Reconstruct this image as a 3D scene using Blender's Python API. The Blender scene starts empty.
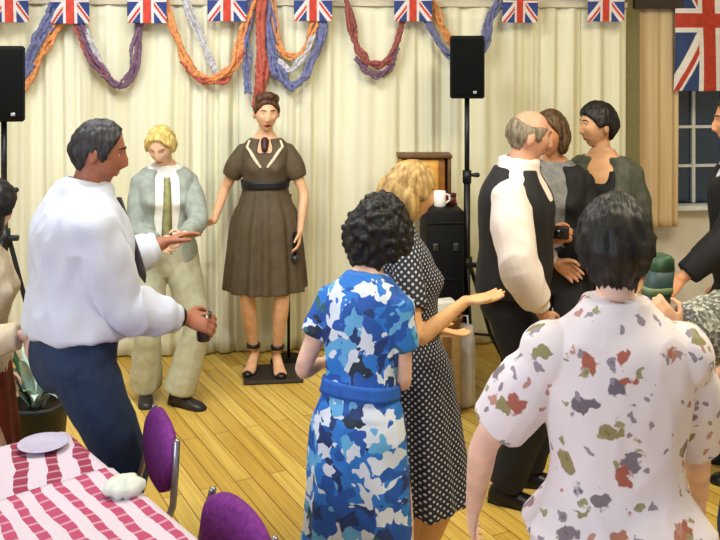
import bpy, math, random
import numpy as np
from mathutils import Vector, Matrix, noise
random.seed(7)
SC = bpy.context.scene
COL = SC.collection
PI = math.pi
R = math.radians

# ------------------------------------------------------------------ camera
CH, FP, HY = 1.95, 900.0, 60.0          # camera height, focal length in px, horizon row
cd = bpy.data.cameras.new('camera'); cam = bpy.data.objects.new('camera', cd); COL.objects.link(cam)
cam.location = (0, 0, CH); cam.rotation_euler = (PI/2, 0, 0)
cd.sensor_width = 36.0; cd.lens = 36.0*FP/720.0; cd.shift_y = -(270-HY)/720.0
cd.clip_start = 0.05; cd.clip_end = 100
SC.camera = cam
SC.view_settings.view_transform = 'Standard'; SC.view_settings.look = 'None'
SC.view_settings.gamma = 1.0; SC.view_settings.exposure = 0.0

def P(px, py, D):
    return Vector(((px-360)/FP*D, D, CH-(py-HY)/FP*D))

# ------------------------------------------------------------------ materials
def lin(c):
    out = []
    for v in c[:3]:
        v = v/255.0
        out.append(v/12.92 if v <= 0.04045 else ((v+0.055)/1.055)**2.4)
    return (*out, 1.0)

class NT:
    def __init__(s, name):
        s.m = bpy.data.materials.new(name); s.m.use_nodes = True
        s.t = s.m.node_tree; s.b = s.t.nodes['Principled BSDF']
    def n(s, typ, **kw):
        x = s.t.nodes.new(typ)
        for k, v in kw.items():
            if k.startswith('i_'): x.inputs[k[2:]].default_value = v
            else: setattr(x, k, v)
        return x
    def l(s, a, b): s.t.links.new(a, b)
    def ramp(s, stops, interp='LINEAR'):
        r = s.t.nodes.new('ShaderNodeValToRGB'); r.color_ramp.interpolation = interp
        e = r.color_ramp.elements
        while len(e) < len(stops): e.new(0.5)
        for i, (p, c) in enumerate(stops):
            e[i].position = p; e[i].color = lin(c)
        return r
    def math(s, op, a, b=None, c=None):
        x = s.t.nodes.new('ShaderNodeMath'); x.operation = op
        for i, v in enumerate((a, b, c)):
            if v is None: continue
            if isinstance(v, (int, float)): x.inputs[i].default_value = v
            else: s.l(v, x.inputs[i])
        return x.outputs[0]
    def mix(s, f, a, b):
        x = s.t.nodes.new('ShaderNodeMix'); x.data_type = 'RGBA'
        if isinstance(f, (int, float)): x.inputs[0].default_value = f
        else: s.l(f, x.inputs[0])
        for i, v in ((6, a), (7, b)):
            if isinstance(v, tuple): x.inputs[i].default_value = v if len(v) == 4 else lin(v)
            else: s.l(v, x.inputs[i])
        return x.outputs[2]
    def bump(s, h, strength=0.3, dist=0.01):
        b = s.n('ShaderNodeBump'); b.inputs['Strength'].default_value = strength; b.inputs['Distance'].default_value = dist
        s.l(h, b.inputs['Height']); s.l(b.outputs[0], s.b.inputs['Normal'])

MATS = {}
def mat(name, c, rough=0.7, var=0.10, scale=30, bump=0.15, metal=0.0, spec=0.4, alpha=None, sheen=0.0):
    if name in MATS: return MATS[name]
    t = NT(name)
    tc = t.n('ShaderNodeTexCoord'); nz = t.n('ShaderNodeTexNoise'); nz.inputs['Scale'].default_value = scale
    nz.inputs['Detail'].default_value = 4
    t.l(tc.outputs['Object'], nz.inputs['Vector'])
    lo = tuple(max(0, v*(1-var)) for v in c); hi = tuple(min(255, v*(1+var)) for v in c)
    r = t.ramp([(0.3, lo), (0.7, hi)]); t.l(nz.outputs['Fac'], r.inputs[0])
    t.l(r.outputs[0], t.b.inputs['Base Color'])
    t.b.inputs['Roughness'].default_value = rough; t.b.inputs['Metallic'].default_value = metal
    t.b.inputs['Specular IOR Level'].default_value = spec
    if sheen: t.b.inputs['Sheen Weight'].default_value = sheen
    if bump: t.bump(nz.outputs['Fac'], bump, 0.006)
    if alpha is not None: t.b.inputs['Alpha'].default_value = alpha
    MATS[name] = t.m
    return t.m

def skin(name, c): return mat(name, c, rough=0.5, var=0.06, scale=18, bump=0.04, spec=0.35)

def hairmat(name, c1, c2, scale=60, stretch=(1, 1, 0.12), rough=0.5):
    if name in MATS: return MATS[name]
    t = NT(name)
    tc = t.n('ShaderNodeTexCoord'); mp = t.n('ShaderNodeMapping'); mp.inputs['Scale'].default_value = stretch
    nz = t.n('ShaderNodeTexNoise'); nz.inputs['Scale'].default_value = scale; nz.inputs['Detail'].default_value = 5
    t.l(tc.outputs['Object'], mp.inputs[0]); t.l(mp.outputs[0], nz.inputs['Vector'])
    r = t.ramp([(0.35, c1), (0.68, c2)]); t.l(nz.outputs['Fac'], r.inputs[0]); t.l(r.outputs[0], t.b.inputs['Base Color'])
    t.b.inputs['Roughness'].default_value = rough; t.b.inputs['Specular IOR Level'].default_value = 0.35
    t.bump(nz.outputs['Fac'], 0.6, 0.008)
    MATS[name] = t.m; return t.m

def floor_mat():
    t = NT('oak_floor')
    tc = t.n('ShaderNodeTexCoord'); mp = t.n('ShaderNodeMapping'); mp.inputs['Rotation'].default_value = (0, 0, R(-118))
    t.l(tc.outputs['Object'], mp.inputs[0])
    bk = t.n('ShaderNodeTexBrick'); bk.offset = 0.37
    bk.inputs['Scale'].default_value = 1.0; bk.inputs['Brick Width'].default_value = 1.5; bk.inputs['Row Height'].default_value = 0.085
    bk.inputs['Mortar Size'].default_value = 0.0022; bk.inputs['Bias'].default_value = -0.1
    bk.inputs['Color1'].default_value = lin((232, 201, 103)); bk.inputs['Color2'].default_value = lin((208, 170, 72))
    bk.inputs['Mortar'].default_value = lin((120, 76, 28))
    t.l(mp.outputs[0], bk.inputs['Vector'])
    m2 = t.n('ShaderNodeMapping'); m2.inputs['Scale'].default_value = (0.5, 14, 1); t.l(mp.outputs[0], m2.inputs[0])
    nz = t.n('ShaderNodeTexNoise'); nz.inputs['Scale'].default_value = 3.5; nz.inputs['Detail'].default_value = 6
    t.l(m2.outputs[0], nz.inputs['Vector'])
    r = t.ramp([(0.3, (214, 200, 180)), (0.65, (255, 255, 255))]); t.l(nz.outputs['Fac'], r.inputs[0])
    mx = t.n('ShaderNodeMix', data_type='RGBA', blend_type='MULTIPLY'); mx.inputs[0].default_value = 0.9
    t.l(bk.outputs['Color'], mx.inputs[6]); t.l(r.outputs[0], mx.inputs[7])
    t.l(mx.outputs[2], t.b.inputs['Base Color'])
    t.b.inputs['Roughness'].default_value = 0.36; t.b.inputs['Specular IOR Level'].default_value = 0.45
    t.bump(bk.outputs['Fac'], 0.15, 0.002)
    return t.m

def blue_dress_mat():
    t = NT('blue_print')
    tc = t.n('ShaderNodeTexCoord')
    n1 = t.n('ShaderNodeTexNoise'); n1.inputs['Scale'].default_value = 11; n1.inputs['Detail'].default_value = 2.0; n1.inputs['Distortion'].default_value = 0.6
    t.l(tc.outputs['Object'], n1.inputs['Vector'])
    n2 = t.n('ShaderNodeTexNoise'); n2.inputs['Scale'].default_value = 21; n2.inputs['Detail'].default_value = 2; n2.inputs['Distortion'].default_value = 0.8
    t.l(tc.outputs['Object'], n2.inputs['Vector'])
    va = t.n('ShaderNodeVectorMath', operation='MULTIPLY_ADD'); va.inputs[1].default_value = (.16, .16, .16)
    t.l(n1.outputs['Color'], va.inputs[0]); t.l(tc.outputs['Object'], va.inputs[2])
    vb = t.n('ShaderNodeVectorMath', operation='MULTIPLY_ADD'); vb.inputs[1].default_value = (.035, .035, .035)
    t.l(n2.outputs['Color'], vb.inputs[0]); t.l(va.outputs[0], vb.inputs[2])
    vo = t.n('ShaderNodeTexVoronoi'); vo.inputs['Scale'].default_value = 21; t.l(vb.outputs[0], vo.inputs['Vector'])
    sx = t.n('ShaderNodeSeparateColor'); t.l(vo.outputs['Color'], sx.inputs[0])
    f = sx.outputs[0]
    r = t.ramp([(0.0, (24, 84, 170)), (0.26, (36, 118, 204)), (0.46, (96, 172, 222)), (0.56, (214, 224, 236)),
                (0.80, (22, 52, 110)), (0.90, (48, 96, 104)), (0.95, (20, 40, 60))], 'CONSTANT')
    t.l(f, r.inputs[0]); t.l(r.outputs[0], t.b.inputs['Base Color']); t.b.inputs['Roughness'].default_value = 0.65
    t.bump(n2.outputs['Fac'], 0.15, 0.006)
    return t.m

def floral_mat():
    t = NT('floral_print')
    tc = t.n('ShaderNodeTexCoord')
    nz = t.n('ShaderNodeTexNoise'); nz.inputs['Scale'].default_value = 34; nz.inputs['Detail'].default_value = 2
    t.l(tc.outputs['Object'], nz.inputs['Vector'])
    va = t.n('ShaderNodeVectorMath', operation='MULTIPLY_ADD'); va.inputs[1].default_value = (0.05, 0.05, 0.05)
    t.l(nz.outputs['Color'], va.inputs[0]); t.l(tc.outputs['Object'], va.inputs[2])
    base = mixc = None
    def layer(scale, thr, stops, prev, off):
        mp = t.n('ShaderNodeMapping'); mp.inputs['Location'].default_value = off; t.l(va.outputs[0], mp.inputs[0])
        vo = t.n('ShaderNodeTexVoronoi'); vo.inputs['Scale'].default_value = scale; t.l(mp.outputs[0], vo.inputs['Vector'])
        sx = t.n('ShaderNodeSeparateColor'); t.l(vo.outputs['Color'], sx.inputs[0])
        r = t.ramp(stops, 'CONSTANT'); t.l(sx.outputs[0], r.inputs[0])
        d = t.math('ADD', vo.outputs['Distance'], t.math('MULTIPLY', t.math('SUBTRACT', nz.outputs['Fac'], 0.5), 0.30))
        m = t.n('ShaderNodeMapRange'); m.inputs['From Min'].default_value = thr; m.inputs['From Max'].default_value = thr+0.05
        m.inputs['To Min'].default_value = 1.0; m.inputs['To Max'].default_value = 0.0; t.l(d, m.inputs['Value'])
        g = t.math('MULTIPLY', m.outputs[0], t.math('GREATER_THAN', sx.outputs[1], 0.35))
        c = t.mix(g, prev, r.outputs[0])
        # paler heart
        m2 = t.math('LESS_THAN', d, thr*0.33)
        m2 = t.math('MULTIPLY', m2, t.math('GREATER_THAN', sx.outputs[1], 0.35))
        return t.mix(t.math('MULTIPLY', m2, 0.6), c, (120, 96, 60))
    c = layer(14.0, 0.30, [(0, (172, 98, 80)), (0.3, (128, 116, 124)), (0.5, (146, 138, 92)), (0.7, (178, 116, 94)), (0.85, (110, 104, 116))], lin((233, 224, 226)), (0, 0, 0))
    c = layer(26.0, 0.26, [(0, (150, 140, 150)), (0.4, (158, 154, 112)), (0.7, (190, 140, 126))], c, (3.1, 1.2, 0.4))
    t.l(c, t.b.inputs['Base Color']); t.b.inputs['Roughness'].default_value = 0.75
    return t.m

def polka_mat():
    t = NT('polka_dots')
    at = t.n('ShaderNodeAttribute', attribute_name='cyl')
    mp = t.n('ShaderNodeMapping'); mp.inputs['Rotation'].default_value = (0, 0, PI/4); t.l(at.outputs['Vector'], mp.inputs[0])
    vo = t.n('ShaderNodeTexVoronoi', voronoi_dimensions='2D'); vo.inputs['Scale'].default_value = 62; vo.inputs['Randomness'].default_value = 0.0
    t.l(mp.outputs[0], vo.inputs['Vector'])
    m = t.math('LESS_THAN', vo.outputs['Distance'], 0.25)
    c = t.mix(m, (22, 26, 46), (196, 196, 200))
    t.l(c, t.b.inputs['Base Color']); t.b.inputs['Roughness'].default_value = 0.7
    return t.m

def tweed_mat():
    t = NT('grey_tweed')
    tc = t.n('ShaderNodeTexCoord')
    v = t.n('ShaderNodeTexVoronoi'); v.inputs['Scale'].default_value = 130; t.l(tc.outputs['Object'], v.inputs['Vector'])
    sx = t.n('ShaderNodeSeparateColor'); t.l(v.outputs['Color'], sx.inputs[0])
    r = t.ramp([(0, (88, 90, 84)), (0.4, (134, 134, 122)), (0.75, (182, 178, 164))], 'CONSTANT'); t.l(sx.outputs[0], r.inputs[0])
    t.l(r.outputs[0], t.b.inputs['Base Color']); t.b.inputs['Roughness'].default_value = 0.85
    t.bump(v.outputs['Distance'], 0.3, 0.006)
    return t.m

def stripe_mat(name, ang, period, offs=0.0, red=(176, 48, 84), white=(200, 186, 198)):
    t = NT(name)
    tc = t.n('ShaderNodeTexCoord')
    nz = t.n('ShaderNodeTexNoise'); nz.inputs['Scale'].default_value = 10; t.l(tc.outputs['Object'], nz.inputs['Vector'])
    sp = t.n('ShaderNodeSeparateXYZ'); t.l(tc.outputs['Object'], sp.inputs[0])
    a = t.math('ADD', t.math('MULTIPLY', sp.outputs[0], math.cos(ang)/period), t.math('MULTIPLY', sp.outputs[1], math.sin(ang)/period))
    a = t.math('ADD', a, t.math('MULTIPLY', nz.outputs['Fac'], 0.5))
    a = t.math('ADD', a, 20.0+offs)
    fr = t.math('FRACT', a)
    m = t.math('LESS_THAN', fr, 0.44)
    # thin pale thread lines crossing the red bands
    b = t.math('FRACT', t.math('ADD', t.math('ADD', t.math('MULTIPLY', sp.outputs[0], -math.sin(ang)/0.05), t.math('MULTIPLY', sp.outputs[1], math.cos(ang)/0.05)), 40.0))
    m2 = t.math('MULTIPLY', m, t.math('SUBTRACT', 1.0, t.math('MULTIPLY', t.math('LESS_THAN', b, 0.2), 0.45)))
    c = t.mix(m2, white, red)
    t.l(c, t.b.inputs['Base Color']); t.b.inputs['Roughness'].default_value = 0.8
    return t.m

def curtain_mat(name, c, c2):
    t = NT(name)
    tc = t.n('ShaderNodeTexCoord'); mp = t.n('ShaderNodeMapping'); mp.inputs['Scale'].default_value = (1, 1, 0.06); t.l(tc.outputs['Object'], mp.inputs[0])
    nz = t.n('ShaderNodeTexNoise'); nz.inputs['Scale'].default_value = 7; nz.inputs['Detail'].default_value = 3; t.l(mp.outputs[0], nz.inputs['Vector'])
    r = t.ramp([(0.35, c2), (0.6, c)]); t.l(nz.outputs['Fac'], r.inputs[0]); t.l(r.outputs[0], t.b.inputs['Base Color'])
    t.b.inputs['Roughness'].default_value = 0.85; t.b.inputs['Specular IOR Level'].default_value = 0.2
    return t.m

# ------------------------------------------------------------------ mesh builder
class MB:
    def __init__(s): s.v = []; s.f = []; s.m = []
    def add(s, vs, fs, mi=0):
        o = len(s.v); s.v += [tuple(v) for v in vs]; s.f += [tuple(i+o for i in f) for f in fs]; s.m += [mi]*len(fs)
    def loft(s, rings, mi=0, caps=True, closed=True):
        n = len(rings[0]); vs = [p for r in rings for p in r]; fs = []
        for k in range(len(rings)-1):
            for i in range(n if closed else n-1):
                j = (i+1) % n
                fs.append((k*n+i, k*n+j, (k+1)*n+j, (k+1)*n+i))
        if caps:
            fs.append(tuple(reversed(range(n)))); fs.append(tuple((len(rings)-1)*n+i for i in range(n)))
        s.add(vs, fs, mi)
    def tube(s, pts, rad, seg=12, mi=0, rnd=True, sq=None, closed=False):
        pts = [Vector(p) for p in pts]
        if isinstance(rad, (int, float)): rad = [rad]*len(pts)
        T = []
        for i in range(len(pts)):
            a = pts[max(i-1, 0)]; b = pts[min(i+1, len(pts)-1)]
            d = b-a
            T.append(d.normalized() if d.length > 1e-9 else Vector((0, 0, 1)))
        up = Vector((0, 0, 1)) if abs(T[0].z) < 0.9 else Vector((0, 1, 0))
        x = T[0].cross(up).normalized(); rings = []
        P_, R_, T_ = list(pts), list(rad), list(T)
        if rnd:
            for a in (0.5, 0.15):
                pass
            pre = [(pts[0]-T[0]*rad[0]*math.sin(q), rad[0]*math.cos(q)) for q in (1.45, 1.0, 0.5)]
            post = [(pts[-1]+T[-1]*rad[-1]*math.sin(q), rad[-1]*math.cos(q)) for q in (0.5, 1.0, 1.45)]
            P_ = [p for p, _ in pre]+P_+[p for p, _ in post]; R_ = [r for _, r in pre]+R_+[r for _, r in post]
            T_ = [T[0]]*3+T_+[T[-1]]*3
        for p, r, t in zip(P_, R_, T_):
            x = (x - t*x.dot(t))
            x = x.normalized() if x.length > 1e-6 else t.orthogonal().normalized()
            y = t.cross(x)
            rings.append([p + x*(r*math.cos(2*PI*i/seg)) + y*(r*math.sin(2*PI*i/seg)) for i in range(seg)])
        s.loft(rings, mi)
    def ell(s, c, r, rot=None, nu=20, nv=12, mi=0):
        c = Vector(c); rot = rot or Matrix.Identity(3)
        if isinstance(r, (int, float)): r = (r, r, r)
        rings = []
        for k in range(1, nv):
            a = PI*k/nv
            rings.append([c+rot @ Vector((r[0]*math.sin(a)*math.cos(2*PI*i/nu), r[1]*math.sin(a)*math.sin(2*PI*i/nu), -r[2]*math.cos(a))) for i in range(nu)])
        n = nu; vs = [p for q in rings for p in q]; fs = []
        for k in range(nv-2):
            for i in range(n):
                j = (i+1) % n; fs.append((k*n+i, k*n+j, (k+1)*n+j, (k+1)*n+i))
        b = len(vs); vs += [c+rot @ Vector((0, 0, -r[2])), c+rot @ Vector((0, 0, r[2]))]
        for i in range(n):
            j = (i+1) % n; fs.append((b, j, i)); fs.append((b+1, (nv-2)*n+i, (nv-2)*n+j))
        s.add(vs, fs, mi)
    def box(s, c, d, rot=None, bev=0.0, mi=0):
        c = Vector(c); rot = rot or Matrix.Identity(3); hx, hy, hz = d[0]/2, d[1]/2, d[2]/2
        b = min(bev, hx*.9, hy*.9, hz*.9)
        if b <= 0:
            vs = [c+rot @ Vector((x*hx, y*hy, z*hz)) for z in (-1, 1) for y in (-1, 1) for x in (-1, 1)]
            s.add(vs, [(0, 2, 3, 1), (4, 5, 7, 6), (0, 1, 5, 4), (2, 6, 7, 3), (0, 4, 6, 2), (1, 3, 7, 5)], mi); return
        def ring(z, ins):
            out = []
            for (sx, sy, a0) in ((1, 1, 0), (-1, 1, PI/2), (-1, -1, PI), (1, -1, 1.5*PI)):
                for k in range(4):
                    a = a0+PI/2*k/3; rr = b-ins
                    out.append(c+rot @ Vector((sx*(hx-b)+rr*math.cos(a), sy*(hy-b)+rr*math.sin(a), z)))
            return out
        s.loft([ring(-hz, b*.98), ring(-hz+b*.3, b*.3), ring(-hz+b, 0), ring(hz-b, 0), ring(hz-b*.3, b*.3), ring(hz, b*.98)], mi)
    def build(s, name, mats, parent=None, loc=None, remesh=0, smooth=0, fold=None, flat=False, origin=None):
        me = bpy.data.meshes.new(name)
        me.from_pydata(s.v, [], s.f); me.update()
        if remesh:
            tmp = bpy.data.objects.new('tmp', me); COL.objects.link(tmp)
            md = tmp.modifiers.new('r', 'REMESH'); md.mode = 'VOXEL'; md.voxel_size = remesh; md.use_smooth_shade = True
            if smooth:
                sm = tmp.modifiers.new('s', 'SMOOTH'); sm.factor = 0.5; sm.iterations = smooth
            dg = bpy.context.evaluated_depsgraph_get(); dg.update()
            m2 = bpy.data.meshes.new_from_object(tmp.evaluated_get(dg))
            bpy.data.objects.remove(tmp); bpy.data.meshes.remove(me); me = m2; me.name = name
        if fold:
            n = len(me.vertices); co = np.empty(n*3); me.vertices.foreach_get('co', co); co = co.reshape(-1, 3)
            no = np.empty(n*3); me.vertices.foreach_get('normal', no); no = no.reshape(-1, 3)
            d = np.array([fold(Vector(p)) for p in co]); co = co+no*d[:, None]
            me.vertices.foreach_set('co', co.ravel()); me.update()
        me.materials.clear()
        for m in (mats if isinstance(mats, (list, tuple)) else [mats]): me.materials.append(m)
        if not remesh: me.polygons.foreach_set('material_index', s.m)
        me.polygons.foreach_set('use_smooth', [not flat]*len(me.polygons)); me.update()
        if origin is not None:
            me.transform(Matrix.Translation(-Vector(origin)))
        o = bpy.data.objects.new(name, me); COL.objects.link(o)
        if parent: o.parent = parent
        if origin is not None: o.location = origin
        if loc is not None: o.location = loc
        return o

def empty(name, label, cat, loc, group=None, rz=0.0):
    e = bpy.data.objects.new(name, None); COL.objects.link(e); e.location = loc; e.rotation_euler = (0, 0, rz)
    e.empty_display_size = 0.2
    tag(e, label, cat, group); return e
def tag(o, label, cat, group=None):
    o['label'] = label; o['category'] = cat
    if group: o['group'] = group
    return o
def structure(o): o['kind'] = 'structure'; return o
def copy_tree(o, parent=None):
    c = o.copy(); COL.objects.link(c)
    if parent: c.parent = parent
    for ch in o.children: copy_tree(ch, c)
    return c

def sstep(x, a, b):
    t = min(1, max(0, (x-a)/(b-a))); return t*t*(3-2*t)
def Rx(a): return Matrix.Rotation(a, 3, 'X')
def Ry(a): return Matrix.Rotation(a, 3, 'Y')
def Rz(a): return Matrix.Rotation(a, 3, 'Z')
def folds(amp, sc=(9, 9, 4), seed=0.0):
    def f(p):
        q = Vector((p.x*sc[0]+seed, p.y*sc[1]+seed, p.z*sc[2]))
        n = noise.noise(q)*0.65+noise.noise(q*2.3)*0.35
        return amp*(1-2.2*abs(n))          # sharp creases
    return f

# ------------------------------------------------------------------ head
def head_base(d):
    x, y, z = d
    px, pz = x*0.076, z*0.117
    py = y*0.098 if y > 0 else -0.096*abs(y)**0.85
    if z < -0.05:
        t = (-z-0.05)/0.95
        px *= 1-0.36*t
        py *= (1-0.62*t) if y > 0 else (1-0.10*t)
    return Vector((px, py, pz))
def head_pt(d, male):
    p = head_base(d)
    if d[1] < 0.1:
        x, z = p.x, p.z; w = min(1, (0.1-d[1])/0.4)
        g = lambda x0, z0, sx, sz, a: a*math.exp(-((abs(x)-x0)/sx)**2-((z-z0)/sz)**2)
        k = 1.15 if male else 0.9
        dy = (g(0, -0.014, 0.010, 0.024, 0.017*k)+g(0, -0.034, 0.013, 0.011, 0.014*k)+g(0.013, -0.037, 0.008, 0.008, 0.006)
              + g(0.026, 0.028, 0.022, 0.009, 0.005*k)+g(0.031, 0.008, 0.014, 0.011, -0.010)
              + g(0, -0.065, 0.022, 0.009, 0.006)+g(0, -0.082, 0.02, 0.006, -0.004)+g(0, -0.102, 0.02, 0.013, 0.009*k)
              + g(0.042, -0.022, 0.018, 0.02, 0.005))
        p.y -= dy*w
    return p
def face_y(x, z, male):
    dz = z/0.117; t = max(0, (-dz-.05)/.95); dx = x/(.076*(1-.36*t))
    return head_pt((dx, -math.sqrt(max(.01, 1-dx*dx-dz*dz)), dz), male).y
HAIRLINE = [(0, .66), (.45, .60), (.8, .34), (1.1, .12), (1.28, -.22), (1.42, -.16), (1.75, .02), (2.0, -.35), (2.4, -.62), (PI, -.68)]
def hairline(phi, tab):
    for (a, b), (c, d) in zip(tab, tab[1:]):
        if phi <= c: return b+(d-b)*(phi-a)/(c-a)
    return tab[-1][1]

# ------------------------------------------------------------------ person
TM = [  # fraction of height, half width, half depth, forward offset (metres at 1.75 m)
    (.455, .100, .085, 0), (.475, .150, .105, -.004), (.515, .172, .118, -.006), (.555, .168, .116, .0), (.60, .155, .110, .006), (.65, .155, .112, .006),
    (.70, .166, .122, .004), (.75, .176, .126, 0), (.785, .178, .115, -.006), (.81, .168, .092, -.012), (.828, .130, .074, -.014), (.845, .085, .064, -.012), (.87, .060, .060, -.006)]
TF = [
    (.455, .110, .088, 0), (.475, .155, .112, -.006), (.515, .180, .126, -.010), (.555, .166, .116, -.004), (.60, .135, .098, .004), (.64, .128, .095, .006),
    (.69, .142, .104, .004), (.735, .152, .112, .002), (.785, .154, .102, -.006), (.81, .146, .084, -.012), (.828, .112, .066, -.014), (.845, .072, .055, -.012), (.87, .050, .051, -.006)]

class Person:
    def __init__(s, label, x, y, H, yaw, male=True, lean=0, side=0, twist=0, head=(0, 0, 0), hands=(None, None), poles=(None, None),
                 palms=(None, None), hdirs=(None, None), curl=(0.5, 0.5), feet=None, hip=(0, 0), heel=0.0, fat=1.0, group=None, category='person', z=0.0):
        s.root = empty('person', label, category, (x, y, z), group)
        s.o = Vector((x, y, z)); s.H = H; s.yaw = R(yaw); s.male = male; s.k = H/1.75; s.fat = fat
        s.lean = R(lean); s.side = R(side); s.twist = R(twist); s.heel = heel
        s.T = TM if male else TF
        # spine: dense levels
        fs = np.linspace(.455, .87, 60); s.fs = fs
        s.A = np.interp(fs, [t[0] for t in s.T], [t[1] for t in s.T])*s.k*fat
        s.B = np.interp(fs, [t[0] for t in s.T], [t[2] for t in s.T])*s.k*fat
        s.OF = np.interp(fs, [t[0] for t in s.T], [t[3] for t in s.T])*s.k
        ker = np.array([1, 2, 3, 2, 1])/9
        for nm in ('A', 'B', 'OF'):
            a = getattr(s, nm); p = np.pad(a, 2, mode='edge'); setattr(s, nm, np.convolve(p, ker, 'valid'))
        s.C = []; s.F = []
        pos = Vector((hip[0], hip[1], fs[0]*H+heel))
        for i, f in enumerate(fs):
            t = sstep(f, .47, .68)
            Rm = Rz(s.yaw+s.twist*t) @ Rx(s.lean*t) @ Ry(s.side*t)
            if i: pos = pos+Rm @ Vector((0, 0, (fs[i]-fs[i-1])*H))
            s.C.append(pos.copy()); s.F.append(Rm)
        s.fwd = Rz(s.yaw) @ Vector((0, -1, 0)); s.right = Rz(s.yaw) @ Vector((-1, 0, 0))
        # head
        i = s.lvl(.855)
        s.Rh = Rz(s.yaw+s.twist+R(head[0])) @ Rx(s.lean*0.5+R(head[1])) @ Ry(R(head[2]))
        s.hs = (H/7.5)/0.234
        s.neck = s.C[i]
        s.hc = s.neck+s.Rh @ Vector((0, -0.022*s.k, 0.076*H))
        # arms: 0 = the person's right, 1 = left
        sw = (.095 if male else .086)*H*(0.5+0.5*fat)
        i = s.lvl(.788)
        l1, l2 = .172*H, .147*H
        s.arm = []
        for k in (0, 1):
            sg = -1 if k == 0 else 1
            S = s.C[i]+s.F[i] @ Vector((sg*sw, .012*s.k, 0))
            if hands[k] is None: W = S+Vector((0, 0, -(l1+l2)*.985))+Rz(s.yaw) @ Vector((sg*.05, -.06, 0))
            else: W = Vector(hands[k])-s.o
            d = W-S; L = d.length
            if L > (l1+l2)*.995: W = S+d.normalized()*(l1+l2)*.995; d = W-S; L = d.length
            if L < .12: W = S+d.normalized()*.12; d = W-S; L = d.length
            pole = Vector(poles[k]) if poles[k] is not None else Rz(s.yaw) @ Vector((sg*.35, .6, -.7))
            u = d.normalized(); pp = pole-u*pole.dot(u); pp.normalize()
            a = (l1*l1-l2*l2+L*L)/(2*L); h = math.sqrt(max(0, l1*l1-a*a))
            E = S+u*a+pp*h
            hd = (W-E).normalized() if hdirs[k] is None else Vector(hdirs[k]).normalized()
            pn = Vector(palms[k]) if palms[k] is not None else Rz(s.yaw) @ Vector((-sg, -.2, -.2))
            pn = (pn-hd*pn.dot(hd)).normalized()
            s.arm.append((S, E, W, hd, pn, curl[k], sg))
        # legs
        feet = feet or [(-.09, 0, -8), (.09, 0, 8)]
        s.leg = []
        for k in (0, 1):
            sg = -1 if k == 0 else 1
            Hj = s.C[0]+Rz(s.yaw) @ Vector((sg*.054*H, 0, .05*H))
            fx, fy, fr = feet[k]
            fb = Rz(s.yaw) @ Vector((fx, fy, 0))
            A = fb+Vector((0, 0, .045*H+heel))
            d = A-Hj; L = d.length; l = .245*H
            l = max(l, L/2*1.002)
            u = d.normalized(); pole = Rz(s.yaw+R(fr)) @ Vector((0, -1, 0)); pp = (pole-u*pole.dot(u)).normalized()
            K = Hj+u*(L/2)+pp*math.sqrt(max(0, l*l-L*L/4))
            s.leg.append((Hj, K, A, fb, Rz(s.yaw+R(fr))))
    def lvl(s, f): return int(np.argmin(np.abs(s.fs-f)))
    def ring(s, i, off=None, n=40, front=0.0):
        out = []; f = s.fs[i]
        for j in range(n):
            th = 2*PI*j/n          # 0 = front, + towards the person's left
            th_ = th if th <= PI else th-2*PI
            o = off(f, th_) if callable(off) else (off or 0)
            b = 0
            if not s.male:
                for sgn in (-1, 1):
                    b += .034*s.k*math.exp(-((th_-sgn*.55)/.36)**2-((f-.728)/.026)**2)
            elif abs(th_) < 1: b = .012*s.k*math.exp(-((f-.60)/.05)**2)*(s.fat-.9)*5
            sn, cs = math.sin(th), math.cos(th); e = .88
            X = (s.A[i]+o)*math.copysign(abs(sn)**e, sn); Y = -(s.B[i]+o+b)*math.copysign(abs(cs)**e, cs)-s.OF[i]
            out.append(s.C[i]+s.F[i] @ Vector((X, Y, 0)))
        return out
    def armpt(s, k, t):
        S, E, W = s.arm[k][:3]
        if t < 0.85: return S.lerp(E, t)
        if t > 1.15: return E.lerp(W, t-1)
        a = S.lerp(E, .85); b = E.lerp(W, .15); q = (t-.85)/.3
        return a*(1-q)**2+E*(2*q*(1-q))+b*q*q
    def legpt(s, k, t):
        Hj, K, A = s.leg[k][:3]
        if t < 0.9: return Hj.lerp(K, t)
        if t > 1.1: return K.lerp(A, t-1)
        a = Hj.lerp(K, .9); b = K.lerp(A, .1); q = (t-.9)/.2
        return a*(1-q)**2+K*(2*q*(1-q))+b*q*q
    def armr(s, t):
        r = [.056, .052, .047, .041, .039, .041, .036, .029, .026] if s.male else [.047, .045, .041, .036, .034, .035, .031, .025, .022]
        return float(np.interp(t, [0, .25, .55, .85, 1.0, 1.2, 1.5, 1.8, 2], r))*s.k*(.4+.6*s.fat)
    def legr(s, t):
        r = [.088, .084, .072, .058, .054, .056, .051, .038, .034] if s.male else [.088, .083, .070, .055, .050, .053, .047, .034, .030]
        return float(np.interp(t, [0, .25, .6, .9, 1.0, 1.3, 1.5, 1.85, 2], r))*s.k
    def foot_rings(s, k, sc=1.0, grow=0.0, z0=0.0):
        A, fb, Rm = s.leg[k][2:5]
        prof = [(-.070, .018, .048), (-.058, .031, .072), (-.02, .034, .088), (.03, .036, .078), (.08, .043, .058), (.13, .046, .044), (.168, .038, .034), (.19, .016, .022)]
        rr = []
        for (q, w, h) in prof:
            q *= s.k*1.0; w = (w*sc+grow)*s.k; h = h*sc*s.k+grow
            base = s.heel*max(0, 1-(q+.07)/.15)
            ring = []
            for j in range(16):
                a = 2*PI*j/16
                X = w*math.cos(a); Z = math.sin(a)
                Z = h*(.35+.65*Z) if Z > 0 else h*.35*(1+max(-1, Z*1.6))
                ring.append(fb+Rm @ Vector((X, -q, base+max(z0, Z))))
            rr.append(ring)
        return rr
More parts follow.
